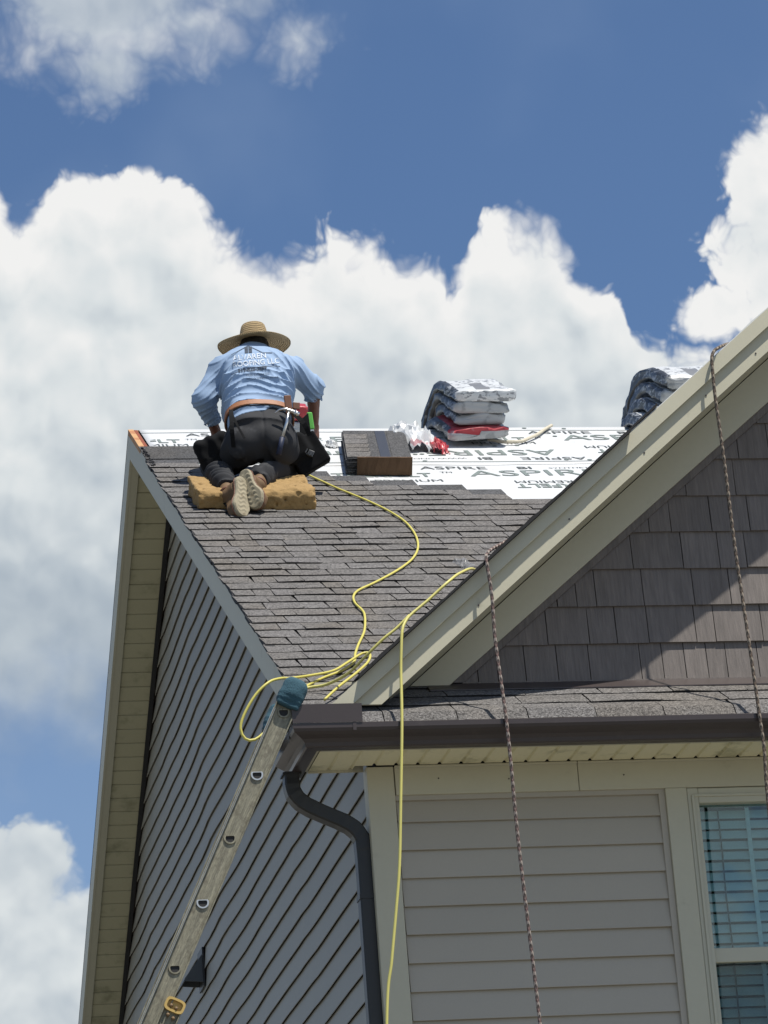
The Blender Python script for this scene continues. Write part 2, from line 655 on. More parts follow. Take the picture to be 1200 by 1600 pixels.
def shingle_material(name, base, var):
    m = bpy.data.materials.new(name)
    m.use_nodes = True
    t = NT(m.node_tree)
    b = t.n['Principled BSDF']
    geo = t.n.new('ShaderNodeNewGeometry')
    pos = geo.outputs['Position']
    oi = t.n.new('ShaderNodeObjectInfo')
    g1 = t.noise(pos, 210, 2, .7)
    g2 = t.voro(pos, 150, feature='F1', out='Color')
    gs, _, _ = t.sep(g2)
    patch = t.noise(pos, 5.5, 4, .6)
    k = t.math('MULTIPLY_ADD', t.math('SUBTRACT', g1, .5), 2.2, 1.0)
    k = t.math('MULTIPLY', k, t.math('MULTIPLY_ADD', t.math('SUBTRACT', gs, .5), 1.1, 1.0))
    k = t.math('MULTIPLY', k, t.math('MULTIPLY_ADD', t.math('SUBTRACT', patch, .5), .45, 1.0))
    k = t.math('MULTIPLY', k, t.math('MULTIPLY_ADD', t.math('SUBTRACT', oi.outputs['Random'], .5), var, 1.0))
    warm = t.mix(t.smooth(t.noise(pos, 2.3, 3), .4, .62), Vector(base), Vector((base[0] * 1.05, base[1] * 1.01, base[2] * .95)))
    hue = t.mix(oi.outputs['Random'], warm, Vector((base[0] * .98, base[1] * .99, base[2] * 1.02)))
    col = t.vmath('SCALE', hue, t.math('MAXIMUM', k, .15))
    t.put(b.inputs['Base Color'], col)
    b.inputs['Roughness'].default_value = .93
    b.inputs['Specular IOR Level'].default_value = .25
    bn = t.n.new('ShaderNodeBump')
    bn.inputs['Strength'].default_value = .55
    bn.inputs['Distance'].default_value = .003
    t.put(bn.inputs['Height'], g1)
    t.l.new(bn.outputs[0], b.inputs['Normal'])
    return m


M['shingle'] = shingle_material('grey_granule_shingle', (.126, .119, .112), .13)
M['headlap'] = shingle_material('smooth_shingle_headlap', (.070, .070, .071), .2)


def shake_material():
    m = bpy.data.materials.new('brown_grey_shake')
    m.use_nodes = True
    t = NT(m.node_tree)
    b = t.n['Principled BSDF']
    geo = t.n.new('ShaderNodeNewGeometry')
    pos = geo.outputs['Position']
    oi = t.n.new('ShaderNodeObjectInfo')
    off = t.vmath('ADD', t.vmath('MULTIPLY', pos, (1, 1, .045)), t.comb(t.math('MULTIPLY', oi.outputs['Random'], 37.0), 0, 0))
    grain = t.noise(off, 95, 5, .65)
    streak = t.noise(off, 28, 3, .6)
    k = t.math('MULTIPLY_ADD', t.math('SUBTRACT', grain, .5), .9, 1.0)
    k = t.math('MULTIPLY', k, t.math('MULTIPLY_ADD', t.math('SUBTRACT', streak, .5), .6, 1.0))
    k = t.math('MULTIPLY', k, t.math('MULTIPLY_ADD', t.math('SUBTRACT', oi.outputs['Random'], .5), .16, 1.0))
    col = t.vmath('SCALE', Vector((.158, .136, .121)), k)
    t.put(b.inputs['Base Color'], col)
    b.inputs['Roughness'].default_value = .7
    bn = t.n.new('ShaderNodeBump')
    bn.inputs['Strength'].default_value = .8
    bn.inputs['Distance'].default_value = .004
    t.put(bn.inputs['Height'], t.math('ADD', grain, t.math('MULTIPLY', streak, .7)))
    t.l.new(bn.outputs[0], b.inputs['Normal'])
    return m


M['shake'] = shake_material()

# ------------------------------------------------------------------ ground
gm = mat('pale_dry_soil', (.155, .149, .13), .95, vary=.25, vscale=.4, fine=.3, fscale=8)
N = 40
gv, gf = [], []
for i in range(N + 1):
    for j in range(N + 1):
        u, v = i / N * 2 - 1, j / N * 2 - 1
        x, y = 1800 * u * abs(u) ** 1.6, 1800 * v * abs(v) ** 1.6
        gv.append((x, y, -0.12 + .10 * math.sin(x * .11) * math.cos(y * .13)))
for i in range(N):
    for j in range(N):
        a = i * (N + 1) + j
        gf.append((a, a + N + 1, a + N + 2, a + 1))
put(obj('ground', gv, gf, gm, smooth=True), kind='structure')

# ------------------------------------------------------------------ house frame of reference
TH = 0.5477
CT, ST, TT = math.cos(TH), math.sin(TH), math.tan(TH)
XR, YR, ZR = -0.307, 5.4433, 9.3003      # rake plane, ridge line
XE = 7.6                                  # far right end of the house
YB = 2 * YR + 0.36                        # back eave


def RP(x, s, h=0.0):
    """point on the front slope: s metres down from the ridge, h above it"""
    return (x, YR - s * CT - h * ST, ZR - s * ST + h * CT)


def roof_z(y):
    return ZR - abs(YR - y) * TT


MG = 0.855


def zb(x):
    """bottom edge of the gable's rake board"""
    return 6.011 + MG * (x - 0.256)


def zfr(x):
    """bottom edge of the frieze board on the gable wall"""
    return 5.967 + .8275 * (x - .375)


XA = 3.62                                 # gable apex
GH = 0.205                                # roof top above zb

house = empty('house', (0, 0, 0), 'grey sided house with a gabled front and its roof being reshingled', 'house')

# walls (backing sheets) ------------------------------------------------
b = MB()
zs_ = lambda y: roof_z(y) - .20
b.prism([(0.02, 0.06, 0.0), (0.02, 2 * YR - .02, 0.0), (0.02, 2 * YR - .02, zs_(2 * YR)), (0.02, YR, zs_(YR)), (0.02, .06, zs_(0.06))], (.10, 0, 0))
side_wall = b.obj('wall', M['wallback'], house, label='tall gable end wall clad in grey clapboards')
b = MB()
b.box((.02, .004, 0), (1.43, .058, 5.66))
b.box((2.475, .004, 0), (XE, .058, 5.66))
b.box((1.43, .004, 5.474), (2.475, .058, 5.66))
b.box((1.43, .004, 0), (2.475, .058, 3.86))
front_wall = b.obj('wall', M['wallback'], house, label='front wall clad in grey lap siding beside the window')
b = MB()
b.prism([(.10, .004, 5.70), (2 * XA - .1, .004, 5.70), (XA, .004, zfr(XA) + .12)], (0, .10, 0))
gable_wall = b.obj('wall', M['wallback'], house, label='gable wall clad in brown grey shakes')

# clapboards of the gable end wall
E = 0.127
rnd = random.Random(3)


def bulge(y, z):
    """how far the vinyl bows out of true"""
    q = np.array([[y * .75 - z * .22, z * .18, 3.1]])
    a = float(vnoise(q, 1.9, 2)[0]) * .0075
    a += float(vnoise(np.array([[y * 1.0 - z * .35, z * .1, 7.7]]), 4.0, 5)[0]) * .0045
    f = min(1.0, max(.12, (y - .5) / 1.6))
    return a * f


z0 = 5.2877 + 0.0
k = -28
while True:
    zbm = z0 - E * 8 + E * (k + 28)
    k += 1
    if zbm > zs_(YR) - .02:
        break
    ya = max(.055, YR - (zs_(YR) - zbm) / TT)
    yb_ = min(2 * YR - .03, YR + (zs_(YR) - zbm) / TT)
    if yb_ - ya < .05:
        break
    n = max(2, int((yb_ - ya) / .16))
    v, f = [], []
    for i in range(n + 1):
        y = ya + (yb_ - ya) * i / n
        w = bulge(y, zbm)
        wt = bulge(y, zbm + E)
        dz = w * .5
        for ox, zz in ((.0035 + wt, zbm + E + .004), (.0168 + w, zbm + .008 + dz), (.0182 + w, zbm + dz),
                       (.0155 + w, zbm - .001 + dz), (.0140 + w, zbm + .016 + dz), (-.004, zbm + .020)):
            v.append((-ox + .004, y, zz))
    for i in range(n):
        for j in range(5):
            a = i * 6 + j
            f.append((a, a + 6, a + 7, a + 1))
    f.append((0, 1, 2, 3, 4, 5))
    f.append(tuple(n * 6 + j for j in (5, 4, 3, 2, 1, 0)))
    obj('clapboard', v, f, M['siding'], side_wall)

# lap boards of the front wall
for k in range(-1, 11):
    zb_ = 5.3533 - E * k
    top = min(zb_ + E, 5.452)
    x0, x1 = .106, 1.318
    v, f = [], []
    n = 8
    for i in range(n + 1):
        x = x0 + (x1 - x0) * i / n
        w = .0012 * math.sin(x * 5 + k * 1.7) + .0006 * rnd.uniform(-1, 1)
        for oy, zz in ((.004, top + .003), (.0175 + w, zb_ + .007), (.0185 + w, zb_), (.0150 + w, zb_ - .001), (.0125 + w, zb_ + .012), (-.002, zb_ + .014)):
            v.append((x, -oy + .002, zz))
    for i in range(n):
        for j in range(5):
            a = i * 6 + j
            f.append((a + 1, a + 7, a + 6, a))
    f.append((5, 4, 3, 2, 1, 0))
    f.append(tuple(n * 6 + j for j in range(6)))
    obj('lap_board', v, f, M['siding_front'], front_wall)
b = MB()
b.box((.100, -.020, 5.452), (1.335, .004, 5.474))
b.box((1.306, -.021, 3.9), (1.3345, .004, 5.4515))
b.obj('edge_channel', M['siding_front'], front_wall)

# shakes of the gable wall
rs = random.Random(11)
for j in range(0, 12):
    zb_ = 5.987 + .1783 * j
    x = .30 + (zb_ - 5.967) / .8275 - .30 + rs.uniform(-.2, 0)
    xmax = min(2.7, 2 * XA - .4)
    while x < xmax:
        wd = rs.choice([.092, .105, .13, .15, .175, .195, .225, .24])
        xa, xb = x + .002, x + wd - .002
        x += wd
        # clip under the rake frieze
        lim = .375 + (zb_ - 5.967) / .8275 - .05
        xa = max(xa, lim)
        if xb - xa < .03:
            continue
        t = .0165 + rs.uniform(-.002, .003)
        db = rs.uniform(-.002, .002)
        z1 = zb_ + .190
        sk = rs.uniform(-.0012, .0012)
        v = [(xa, .006, zb_ + db), (xb, .006, zb_ + db), (xb, -t, zb_ + db + rs.uniform(-.001, .001)), (xa, -t, zb_ + db),
             (xa + sk, .006, z1), (xb + sk, .006, z1), (xb + sk, -.004, z1), (xa + sk, -.004, z1)]
        MB().hexa(v).obj('shake', M['shake'], gable_wall)
# far part of the gable wall outside the view keeps whole courses
for j in range(0, 12):
    zb_ = 5.987 + .1783 * j
    xr_ = 2 * XA - (.375 + (zb_ - 5.967) / .8275) + .05
    if xr_ > 2.9:
        MB().hexa([(2.95, .006, zb_), (xr_, .006, zb_), (xr_, -.0165, zb_), (2.95, -.0165, zb_), (2.95, .006, zb_ + .19), (xr_, .006, zb_ + .19),
                   (xr_, -.004, zb_ + .19), (2.95, -.004, zb_ + .19)]).obj('shake_course', M['shake'], gable_wall)
b = MB()
b.box((.30, -.026, 5.955), (2 * XA - .3, .003, 5.990))
b.obj('starter_channel', M['shake'], gable_wall)
b = MB()
b.hexa([(.27, -.026, zfr(.27) - .040), (XA, -.026, zfr(XA) - .040), (XA, .003, zfr(XA) - .040), (.27, .003, zfr(.27) - .040),
        (.27, -.026, zfr(.27) + .004), (XA, -.026, zfr(XA) + .004), (XA, .003, zfr(XA) + .004), (.27, .003, zfr(.27) + .004)])
b.obj('rake_channel', M['shake'], gable_wall)
b = MB()
b.box((.35, -.165, 5.900), (2 * XA - .2, -.027, 5.9035))
bo = MB().hexa([(.28, -.10, 5.931), (2 * XA - .2, -.10, 5.931), (2 * XA - .2, -.027, 5.958), (.28, -.027, 5.958),
                (.28, -.10, 5.936), (2 * XA - .2, -.10, 5.936), (2 * XA - .2, -.027, 5.985), (.28, -.027, 5.985)])
bo.obj('apron_flashing', M['gutter'], house)

# ------------------------------------------------------------------ trim on the front wall
b = MB()
b.box((-.022, -.030, 0.1), (.100, .0, 5.606))
b.box((-.022, .0005, 0.1), (-.004, .06, 5.606))
b.obj('corner_post', M['trim'], house, bevel=.003)
for xa, xb in ((.104, .939), (.9415, 3.3)):
    b = MB()
    b.box((xa, -.034, 5.474), (xb, .003, 5.606))
    b.box((xa, -.040, 5.598), (xb, -.0345, 5.6085))
    b.obj('frieze_board', M['trim'], house, bevel=.003)
b = MB()
b.box((1.3355, -.036, 3.7), (1.434, .003, 5.4735))
b.obj('window_casing', M['trim'], house, bevel=.003)

# window -----------------------------------------------------------------
M['vinyl'] = mat('almond_window_vinyl', lin(186, 182, 160), .35, vary=.03)
M['blind'] = mat('white_blind_slat', (.84, .87, .86), .5, vary=.03, objvary=.05)
gl = bpy.data.materials.new('window_glass')
gl.use_nodes = True
t = NT(gl.node_tree)
t.n.clear()
o_ = t.n.new('ShaderNodeOutputMaterial')
tr = t.n.new('ShaderNodeBsdfTransparent')
tr.inputs[0].default_value = (.74, .86, .865, 1)
gs = t.n.new('ShaderNodeBsdfGlossy')
gs.inputs['Roughness'].default_value = .015
gs.inputs['Color'].default_value = (.85, .92, .95, 1)
fr = t.n.new('ShaderNodeFresnel')
fr.inputs[0].default_value = 1.6
mx = t.n.new('ShaderNodeMixShader')
t.put(mx.inputs[0], t.math('MULTIPLY_ADD', fr.outputs[0], .75, .02))
t.l.new(tr.outputs[0], mx.inputs[1])
t.l.new(gs.outputs[0], mx.inputs[2])
t.l.new(mx.outputs[0], o_.inputs[0])
M['glass'] = gl
M['screen'] = mat('dark_insect_screen', (.02, .022, .024), .9)
scr = M['screen'].node_tree
t = NT(scr)
ts = t.n.new('ShaderNodeBsdfTransparent')
mx = t.n.new('ShaderNodeMixShader')
mx.inputs[0].default_value = .16
t.l.new(ts.outputs[0], mx.inputs[1])
t.l.new(t.n['Principled BSDF'].outputs[0], mx.inputs[2])
t.l.new(mx.outputs[0], t.n['Material Output'].inputs[0])

WX0, WX1, WZ0, WZ1 = 1.436, 2.42, 3.92, 5.4725
b = MB()
b = MB()
fw_ = .052
b.box((WX0, -.030, WZ0), (WX0 + fw_, .070, WZ1))
b.box((WX1, -.030, WZ0), (WX1 + fw_, .070, WZ1))
b.box((WX0 + fw_, -.029, 5.402), (WX1, .070, WZ1 - .001))
b.box((WX0 + fw_, -.029, WZ0), (WX1, .070, WZ0 + .06))
win = b.obj('window', M['vinyl'], house, bevel=.004, label='double hung window with pale blinds behind the panes')
b = MB()
b.box((WX0 + .018, -.038, WZ0), (WX0 + .030, -.0305, 5.44))
b.box((WX0 + .0305, -.036, 5.430), (WX1, -.0295, 5.442))
b.obj('brick_mould', M['vinyl'], win, bevel=.002)
b = MB()
b.box((WX0 + fw_ + .001, -.004, 4.676), (WX1 - .001, .030, 4.742))
b.obj('meeting_rail', M['vinyl'], win, bevel=.004)
b = MB()
b.box((WX0 + fw_ + .001, .012, 4.744), (WX1 - .001, .016, 5.400))
b.obj('pane', M['glass'], win)
b = MB()
b.box((WX0 + fw_ + .001, .034, WZ0 + .062), (WX1 - .001, .038, 4.674))
b.obj('pane', M['glass'], win)
b = MB()
b.box((WX0 + fw_ + .001, -.002, WZ0 + .062), (WX1 - .001, -.001, 4.674))
b.obj('insect_screen', M['screen'], win)
for i in range(31):
    zz = 5.375 - .0478 * i
    if zz < WZ0 + .03:
        break
    b = MB()
    dz = rnd.uniform(-.0015, .0015)
    b.hexa([(1.475, .070, zz - .0215 + dz), (2.43, .070, zz - .0215 + dz), (2.43, .073, zz - .0225 + dz), (1.475, .073, zz - .0225 + dz),
            (1.475, .095, zz + .0205 + dz), (2.43, .095, zz + .0205 + dz), (2.43, .098, zz + .0195 + dz), (1.475, .098, zz + .0195 + dz)])
    b.obj('blind_slat', M['blind'], win)
b = MB()
b.tube([(1.597, .064, 5.40), (1.600, .068, 5.20), (1.597, .070, 5.0), (1.601, .068, 4.8), (1.596, .07, 4.3)], .0035, 6)
b.obj('blind_cord', mat('grey_cord', (.06, .07, .07), .8), win)
b = MB()
b.box((1.725, .0655, 3.95), (1.745, .0675, 5.40))
b.box((2.15, .0655, 3.95), (2.17, .0675, 5.40))
b.obj('ladder_tape', M['blind'], win)
b = MB()
b.box((1.47, .30, 3.8), (2.45, .31, 5.5))
b.obj('room_beyond', mat('dim_room', (.03, .03, .03), .9), win)  # near-black board, the darkness of the unlit room put into its colour
b = MB()
b.box((WX0 - .0, -.05, WZ0 - .06), (WX1 + fw_, .07, WZ0 - .001))
b.obj('sill', M['vinyl'], win, bevel=.003)

# ------------------------------------------------------------------ main roof
b = MB()
xv = lambda s_: 0
b.prism([RP(XR + .02, .0, -.012), RP(XR + .02, 6.78, -.012), RP(XR + .02, 6.78, -.07), (XR + .02, YR, ZR - .09),
         (XR + .02, YB - .02, roof_z(YB - .02) - .08), (XR + .02, YB - .02, roof_z(YB - .02) - .012)], (XE - XR, 0, 0))
roof = b.obj('roof', M['deck'], house, label='main roof slope half covered with new grey shingles')

CSP, C0 = .1439, 1.6848


def x_valley(s_, h=0.0):
    """where the gable's roof cuts the main slope"""
    zz = ZR - s_ * ST
    return .256 + (zz - GH - 6.011) / MG


# right hand ends of the topmost courses: (row, x end)
TOPEND = {-3: .12, -2: .20, -1: .29, 0: .70, 1: .90, 2: 1.16, 3: 1.42, 4: 1.62}
rt = random.Random(21)
HB = .0105


def tab(x0, x1, s_b, s_t, hb, ht, wav, slant, mats, eave=False, name='shingle'):
    """one shingle tab: butt edge at s_b standing hb proud, tucked under at s_t"""
    n = max(2, int((x1 - x0) / .05))
    v, f, mi = [], [], []
    for i in range(n + 1):
        t = i / n
        x = x0 + (x1 - x0) * t
        w = wav(x)
        hh = max(.005, hb + w)
        ds = .0035 * math.sin(x * 23 + s_b * 9) * .6
        if eave:
            v += [RP(x + slant, s_t, ht), RP(x, s_b - .040, hh * .9), RP(x, s_b + .020, hh - .030), RP(x, s_b + .018, hh - .040), RP(x, s_b - .03, -.010)]
            continue
        v += [RP(x + slant, s_t, ht), RP(x, s_b + ds - .012, hh * .985), RP(x, s_b + ds, hh - .0015), RP(x, s_b + ds - .002, max(-.002, hh - .0105)), RP(x, s_b - .03, -.004)]
    for i in range(n):
        a = i * 5
        f += [(a, a + 1, a + 6, a + 5), (a + 1, a + 2, a + 7, a + 6), (a + 2, a + 3, a + 8, a + 7), (a + 3, a + 4, a + 9, a + 8)]
        mi += [0, 0, 1, 1]
    f += [(0, 4, 3, 2, 1), tuple(n * 5 + q for q in (0, 1, 2, 3, 4))]
    mi += [1, 1]
    return obj(name, v, f, mats, roof, midx=mi)


rows = []
for k in range(-3, 37):
    s_b = C0 + CSP * k
    on_skirt = (YR - s_b * CT) < -.02
    xl = XR - .018 + rt.uniform(-.008, .008)
    xr_ = x_valley(s_b) + .06
    if k in TOPEND:
        xr_ = min(xr_, TOPEND[k])
    elif on_skirt:
        xr_ = 2.35
    ph = rt.uniform(0, 6)
    amp = rt.uniform(.0008, .0026)
    wav = lambda x, ph=ph, amp=amp: amp * math.sin(x * 6.1 + ph) + amp * .8 * math.sin(x * 14.3 + ph * 2.3)
    x = xl
    first = True
    hi = rt.random() < .5
    while x < xr_ - .01:
        wd = rt.uniform(.09, .22)
        if on_skirt:
            wd = rt.uniform(.30, .36)
        x1 = min(x + wd, xr_)
        if xr_ - x1 < .06:
            x1 = xr_
        hi = not hi if rt.random() < .75 else hi
        lift = rt.choice([0, 0, 0, 0, .001, .0022]) if not on_skirt else rt.choice([0, .001])
        hb = (HB + .0018 if hi else HB - .0007) + lift
        sb = s_b + (rt.uniform(.0, .006) if hi else rt.uniform(-.004, .002))
        if on_skirt and k == 36:
            sb = s_b
        tab(x + .0022, x1 - .0022, sb, s_b - CSP - .016, hb, .0035, wav, rt.uniform(-.012, .004), [M['shingle'], M['black']], eave=(k == 36))
        x = x1
    if on_skirt:
        tab(2.352, XE - .3, s_b, s_b - CSP - .016, HB, .0035, wav, 0, [M['shingle'], M['black']], eave=(k == 36), name='shingle_course')
    # bare headlap above the last course of the stepped edge
    if k in TOPEND:
        nxt = TOPEND.get(k - 1, XR)
        xa = max(XR - .016, nxt + .0015)
        xb = xr_
        st = s_b - CSP - .150
        if xb - xa > .05:
            v = [RP(xa, s_b - CSP - .010, .0042), RP(xb - .003, s_b - CSP - .010, .0042), RP(xb - .003, st, .005), RP(xa, st, .005)]
            lo = [tuple(Vector(p) - Vector((0, -ST, CT)) * .0040) for p in v]
            MB().hexa(lo + v).obj('shingle_headlap', M['headlap'], roof)
# a full starter piece lying at the top left by the rake
v = [RP(XR - .012, 1.0, .0105), RP(.135, .995, .0105), RP(.105, .60, .0095), RP(XR - .010, .60, .0095)]
lo = [tuple(Vector(p) - Vector((0, -ST, CT)) * .0045) for p in v]
MB().hexa(lo + v).obj('shingle_headlap', M['headlap'], roof)
# crumbs of old granules and nails along the rake there
b = MB()
for i in range(34):
    s_ = rt.uniform(.66, 1.25)
    x = XR + .004 + rt.uniform(-.012, .016)
    c = RP(x, s_, .016)
    b.obox(c, (1, rt.uniform(-1, 1), 0), (0, CT, ST), (0, -ST, CT), rt.uniform(.002, .006), rt.uniform(.004, .016), .003)
put(b.obj('granule_crumbs', M['black'], roof), kind='stuff')

# back slope covering, never seen from here but casts the right light
b = MB()
b.hexa([(XR, YR + .02, ZR - .02), (XE, YR + .02, ZR - .02), (XE, YB, roof_z(YB) - .004), (XR, YB, roof_z(YB) - .004),
        (XR, YR + .02, ZR - .006), (XE, YR + .02, ZR - .006), (XE, YB, roof_z(YB) + .008), (XR, YB, roof_z(YB) + .008)])
b.obj('back_slope_shingles', M['shingle'], house)

# drip edge and black membrane at the rakes
b = MB()
n = 40
for i in range(n):
    s0_, s1_ = .98 + (6.86 - .98) * i / n, .98 + (6.86 - .98) * (i + 1) / n
    o0 = .004 * math.sin(i * 1.9) + .002
    v = [RP(XR - .012 - o0, s0_, -.014), RP(XR + .03, s0_, -.014), RP(XR + .03, s1_, -.014), RP(XR - .012 - o0, s1_, -.014),
         RP(XR - .012 - o0, s0_, .0045), RP(XR + .03, s0_, .0045), RP(XR + .03, s1_, .0045), RP(XR - .012 - o0, s1_, .0045)]
    b.hexa(v)
b.obj('drip_edge', M['black'], house)
# bare wood at the top of the rake
b = MB()
b.hexa([RP(XR - .003, .62, -.03), RP(XR + .03, .62, -.03), RP(XR + .03, .01, -.03), RP(XR - .003, .01, -.03),
        RP(XR - .003, .62, .004), RP(XR + .03, .62, .004), RP(XR + .03, .01, .004), RP(XR - .003, .01, .004)])
b.obj('rake_batten', M['wood_raw'], house)
b = MB()
b.hexa([RP(XR + .034, .62, -.03), RP(XR + .052, .62, -.03), RP(XR + .052, .01, -.03), RP(XR + .034, .01, -.03),
        RP(XR + .034, .62, .000), RP(XR + .052, .62, .000), RP(XR + .052, .01, .000), RP(XR + .034, .01, .000)])
b.obj('rake_batten', M['red_gap'], house)  # strip coloured dark red for the gap beside the batten
b = MB()
b.box((XR + .05, YR + .002, ZR - .04), (XE, YR + .03, ZR - .002))
b.obj('ridge_board', M['wood_raw'], house)

# ------------------------------------------------------------------ underlayment with its print
UX0, UX1 = XR + .065, 4.4


def sag(x, s_):
    """cockling of the sheet, metres above the deck"""
    p = np.array([[x * 1.0, s_ * 2.2, 0.5]])
    return .0030 + .0035 * float(fbm(p, 2.2, 3, 4)[0]) * .6 + .0012 * math.sin(x * 3.1 + s_ * 9)


white = mat('white_synthetic_underlayment', (.56, .57, .57), .5, vary=.05, vscale=2.5, fine=.03, fscale=50, stain=(lin(150, 150, 148), .25, .58, .75, 4.0))
for idx, (sa, sb, up) in enumerate(((.001, 1.20, .003), (1.135, 2.35, 0.0))):
    v, f = [], []
    nx, ns = 90, 26
    for i in range(nx + 1):
        for j in range(ns + 1):
            x = UX0 + (UX1 - UX0) * i / nx
            s_ = sa + (sb - sa) * j / ns
            edge = .004 * math.sin(x * 5.0 + idx) if j in (0, ns) else 0
            v.append(RP(x, s_ + edge, max(-.006, sag(x, s_) - .006) + up))
    for i in range(nx):
        for j in range(ns):
            a = i * (ns + 1) + j
            f.append((a, a + 1, a + ns + 2, a + ns + 1))
    o = obj('underlayment', v, f, white, house, smooth=True, label=('upper' if idx == 0 else 'lower') + ' white underlayment sheet printed with grey lettering')
    sd = o.modifiers.new('thick', 'SOLIDIFY')
    sd.thickness = .0012
    sd.offset = -1
    if idx == 0: UND = o
    else: UND2 = o

ink = mat('grey_print_ink', lin(108, 118, 114), .6, vary=.12, vscale=8)
ink_d = mat('dark_print_ink', lin(72, 78, 78), .6, vary=.12, vscale=8)


def text_mesh(body, size, stretch=1.0, bold=0.0):
    cu = bpy.data.curves.new('t', 'FONT')
    cu.body = body
    cu.size = size
    cu.offset = bold
    cu.resolution_u = 3
    o = bpy.data.objects.new('t', cu)
    COL.objects.link(o)
    dg = bpy.context.evaluated_depsgraph_get()
    me = bpy.data.meshes.new_from_object(o.evaluated_get(dg))
    bpy.data.objects.remove(o)
    bm = bmesh.new()
    bm.from_mesh(me)
    bmesh.ops.triangulate(bm, faces=bm.faces[:])
    v = [(q.co.x * stretch, q.co.y) for q in bm.verts]
    f = [[w.index for w in q.verts] for q in bm.faces]
    bm.free()
    bpy.data.meshes.remove(me)
    return v, f


def print_on(body, x, s_, size, stretch=1.0, flip=False, bold=0.0, acc=None, lim=(UX0 + .01, 4.3), smax=9):
    v, f = text_mesh(body, size, stretch, bold)
    out = []
    for a, c in v:
        if flip:
            a, c = -a, -c
        out.append((x + a, s_ - c))
    acc.append((out, f))
    return max(p[0] for p in out) - min(p[0] for p in out)


def lay(acc, name, material, parent):
    b = MB()
    up = .003 if parent is UND else 0.0
    for pts, f in acc:
        keep = [q for q in f if all(UX0 + .01 < pts[i][0] < 4.3 for i in q)]
        if keep:
            b.add([RP(x, s_, max(-.006, sag(x, s_) - .006) + up + .0032) for x, s_ in pts], keep)
    put(b.obj(name, material, parent), kind='stuff')


big, small, line = [], [], []
for rep in range(-1, 3):
    o_ = rep * 2.16
    print_on("ASPIRE", .20 + o_, .445, .24, 1.15, acc=big)
    print_on("WEATHERFELT", 1.24 + o_, .445, .15, .88, acc=big, bold=.003)
    print_on("PREMIUM", 1.75 + o_, .56, .10, 1.0, acc=small)
    print_on("TM", 2.16 + o_, .36, .055, 1.0, acc=small)
    print_on("ASPIRE", .02 + o_, .235, .115, 1.2, acc=small)
    print_on("BI", .60 + o_, .235, .10, 1.2, acc=small, bold=.0015)
    print_on("ASPIRE", 1.10 + o_, .235, .115, 1.2, acc=small)
    # the other way up
    print_on("ASPIRE", 2.22 + o_, .76, .24, 1.15, flip=True, acc=big)
    print_on("WEATHERFELT", 3.36 + o_, .76, .15, .88, flip=True, acc=big, bold=.003)
    print_on("PREMIUM", 2.84 + o_, .65, .10, 1.0, flip=True, acc=small)
    print_on("ASPIRE", 2.36 + o_, .99, .115, 1.2, flip=True, acc=small)
    print_on("BI", 1.78 + o_, .99, .10, 1.2, flip=True, acc=small, bold=.0015)
    print_on("WWW UNDERLAYMENT", 1.62 + o_, 1.00, .045, 1.3, flip=True, acc=small)
lay(big, 'printed_words', ink, UND)
lay(small, 'small_print', ink_d, UND)
# lap line and nail cap marks
b = MB()
for s_ in (.125, 1.125):
    for i in range(60):
        x = UX0 + (4.2 - UX0) * i / 60
        x2 = UX0 + (4.2 - UX0) * (i + 1) / 60
        b.add([RP(x, s_, sag(x, s_) - .0005), RP(x2, s_, sag(x2, s_) - .0005), RP(x2, s_ - .012, sag(x2, s_) - .0005), RP(x, s_ - .012, sag(x, s_) - .0005)], [(0, 1, 2, 3)])
for i in range(44):
    x = UX0 + .1 + rt.random() * 3.9
    s_ = rt.choice([.06, .33, .60, .86, 1.09]) + rt.uniform(-.02, .02)
    c = Vector(RP(x, s_, sag(x, s_) + .001))
    b.add([tuple(c + Vector((.016 * math.cos(a), .016 * math.sin(a) * CT, .016 * math.sin(a) * ST))) for a in [k * math.pi / 4 for k in range(8)]], [tuple(range(8))])
put(b.obj('lap_line', ink, UND), kind='stuff')
big, small = [], []
for rep in range(-1, 3):
    o_ = rep * 2.16
    print_on("ASPIRE", 1.53 + o_, 1.545, .24, 1.15, acc=big)
    print_on("WEATHERFELT", .42 + o_, 1.545, .15, .88, acc=big, bold=.003)
    print_on("PREMIUM", .93 + o_, 1.70, .10, 1.0, acc=small)
    print_on("TM", 1.37 + o_, 1.44, .055, 1.0, acc=small)
    print_on("ASPIRE", 1.27 + o_, 1.335, .115, 1.2, acc=small)
    print_on("BI", 1.86 + o_, 1.335, .10, 1.2, acc=small, bold=.0015)
    print_on("WEATHERFELT", 2.62 + o_, 1.80, .15, .88, flip=True, acc=big, bold=.003)
    print_on("PREMIUM", 2.16 + o_, 1.70, .10, 1.0, flip=True, acc=small)
    print_on("ASPIRE", 1.30 + o_, 1.86, .24, 1.15, flip=True, acc=big)
    print_on("SYNTHETIC ROOF", 2.05 + o_, 1.34, .045, 1.3, acc=small)
lay(big, 'printed_words', ink, UND2)
lay(small, 'small_print', ink_d, UND2)

# ------------------------------------------------------------------ left rakes: fascia and soffit
FH = .196
b = MB()


def rake_pt(y, dz, x=XR):
    return (x, y, roof_z(y) + dz)


ye = -.29
segs = [(YR - .001, 4.0), (3.996, .55), (.546, ye)]
for ya, yb_ in segs:
    b = MB()
    b.prism([rake_pt(ya, -.016), rake_pt(yb_, -.016), rake_pt(yb_, -FH), rake_pt(ya, -FH)], (.016, 0, 0))
    b.obj('rake_fascia', M['trim'], house)
segs = [(YR + .001, 7.9), (7.904, YB)]
for ya, yb_ in segs:
    b = MB()
    b.prism([rake_pt(ya, -.016), rake_pt(yb_, -.016), rake_pt(yb_, -FH), rake_pt(ya, -FH)], (.016, 0, 0))
    b.obj('rake_fascia', M['trim'], house)
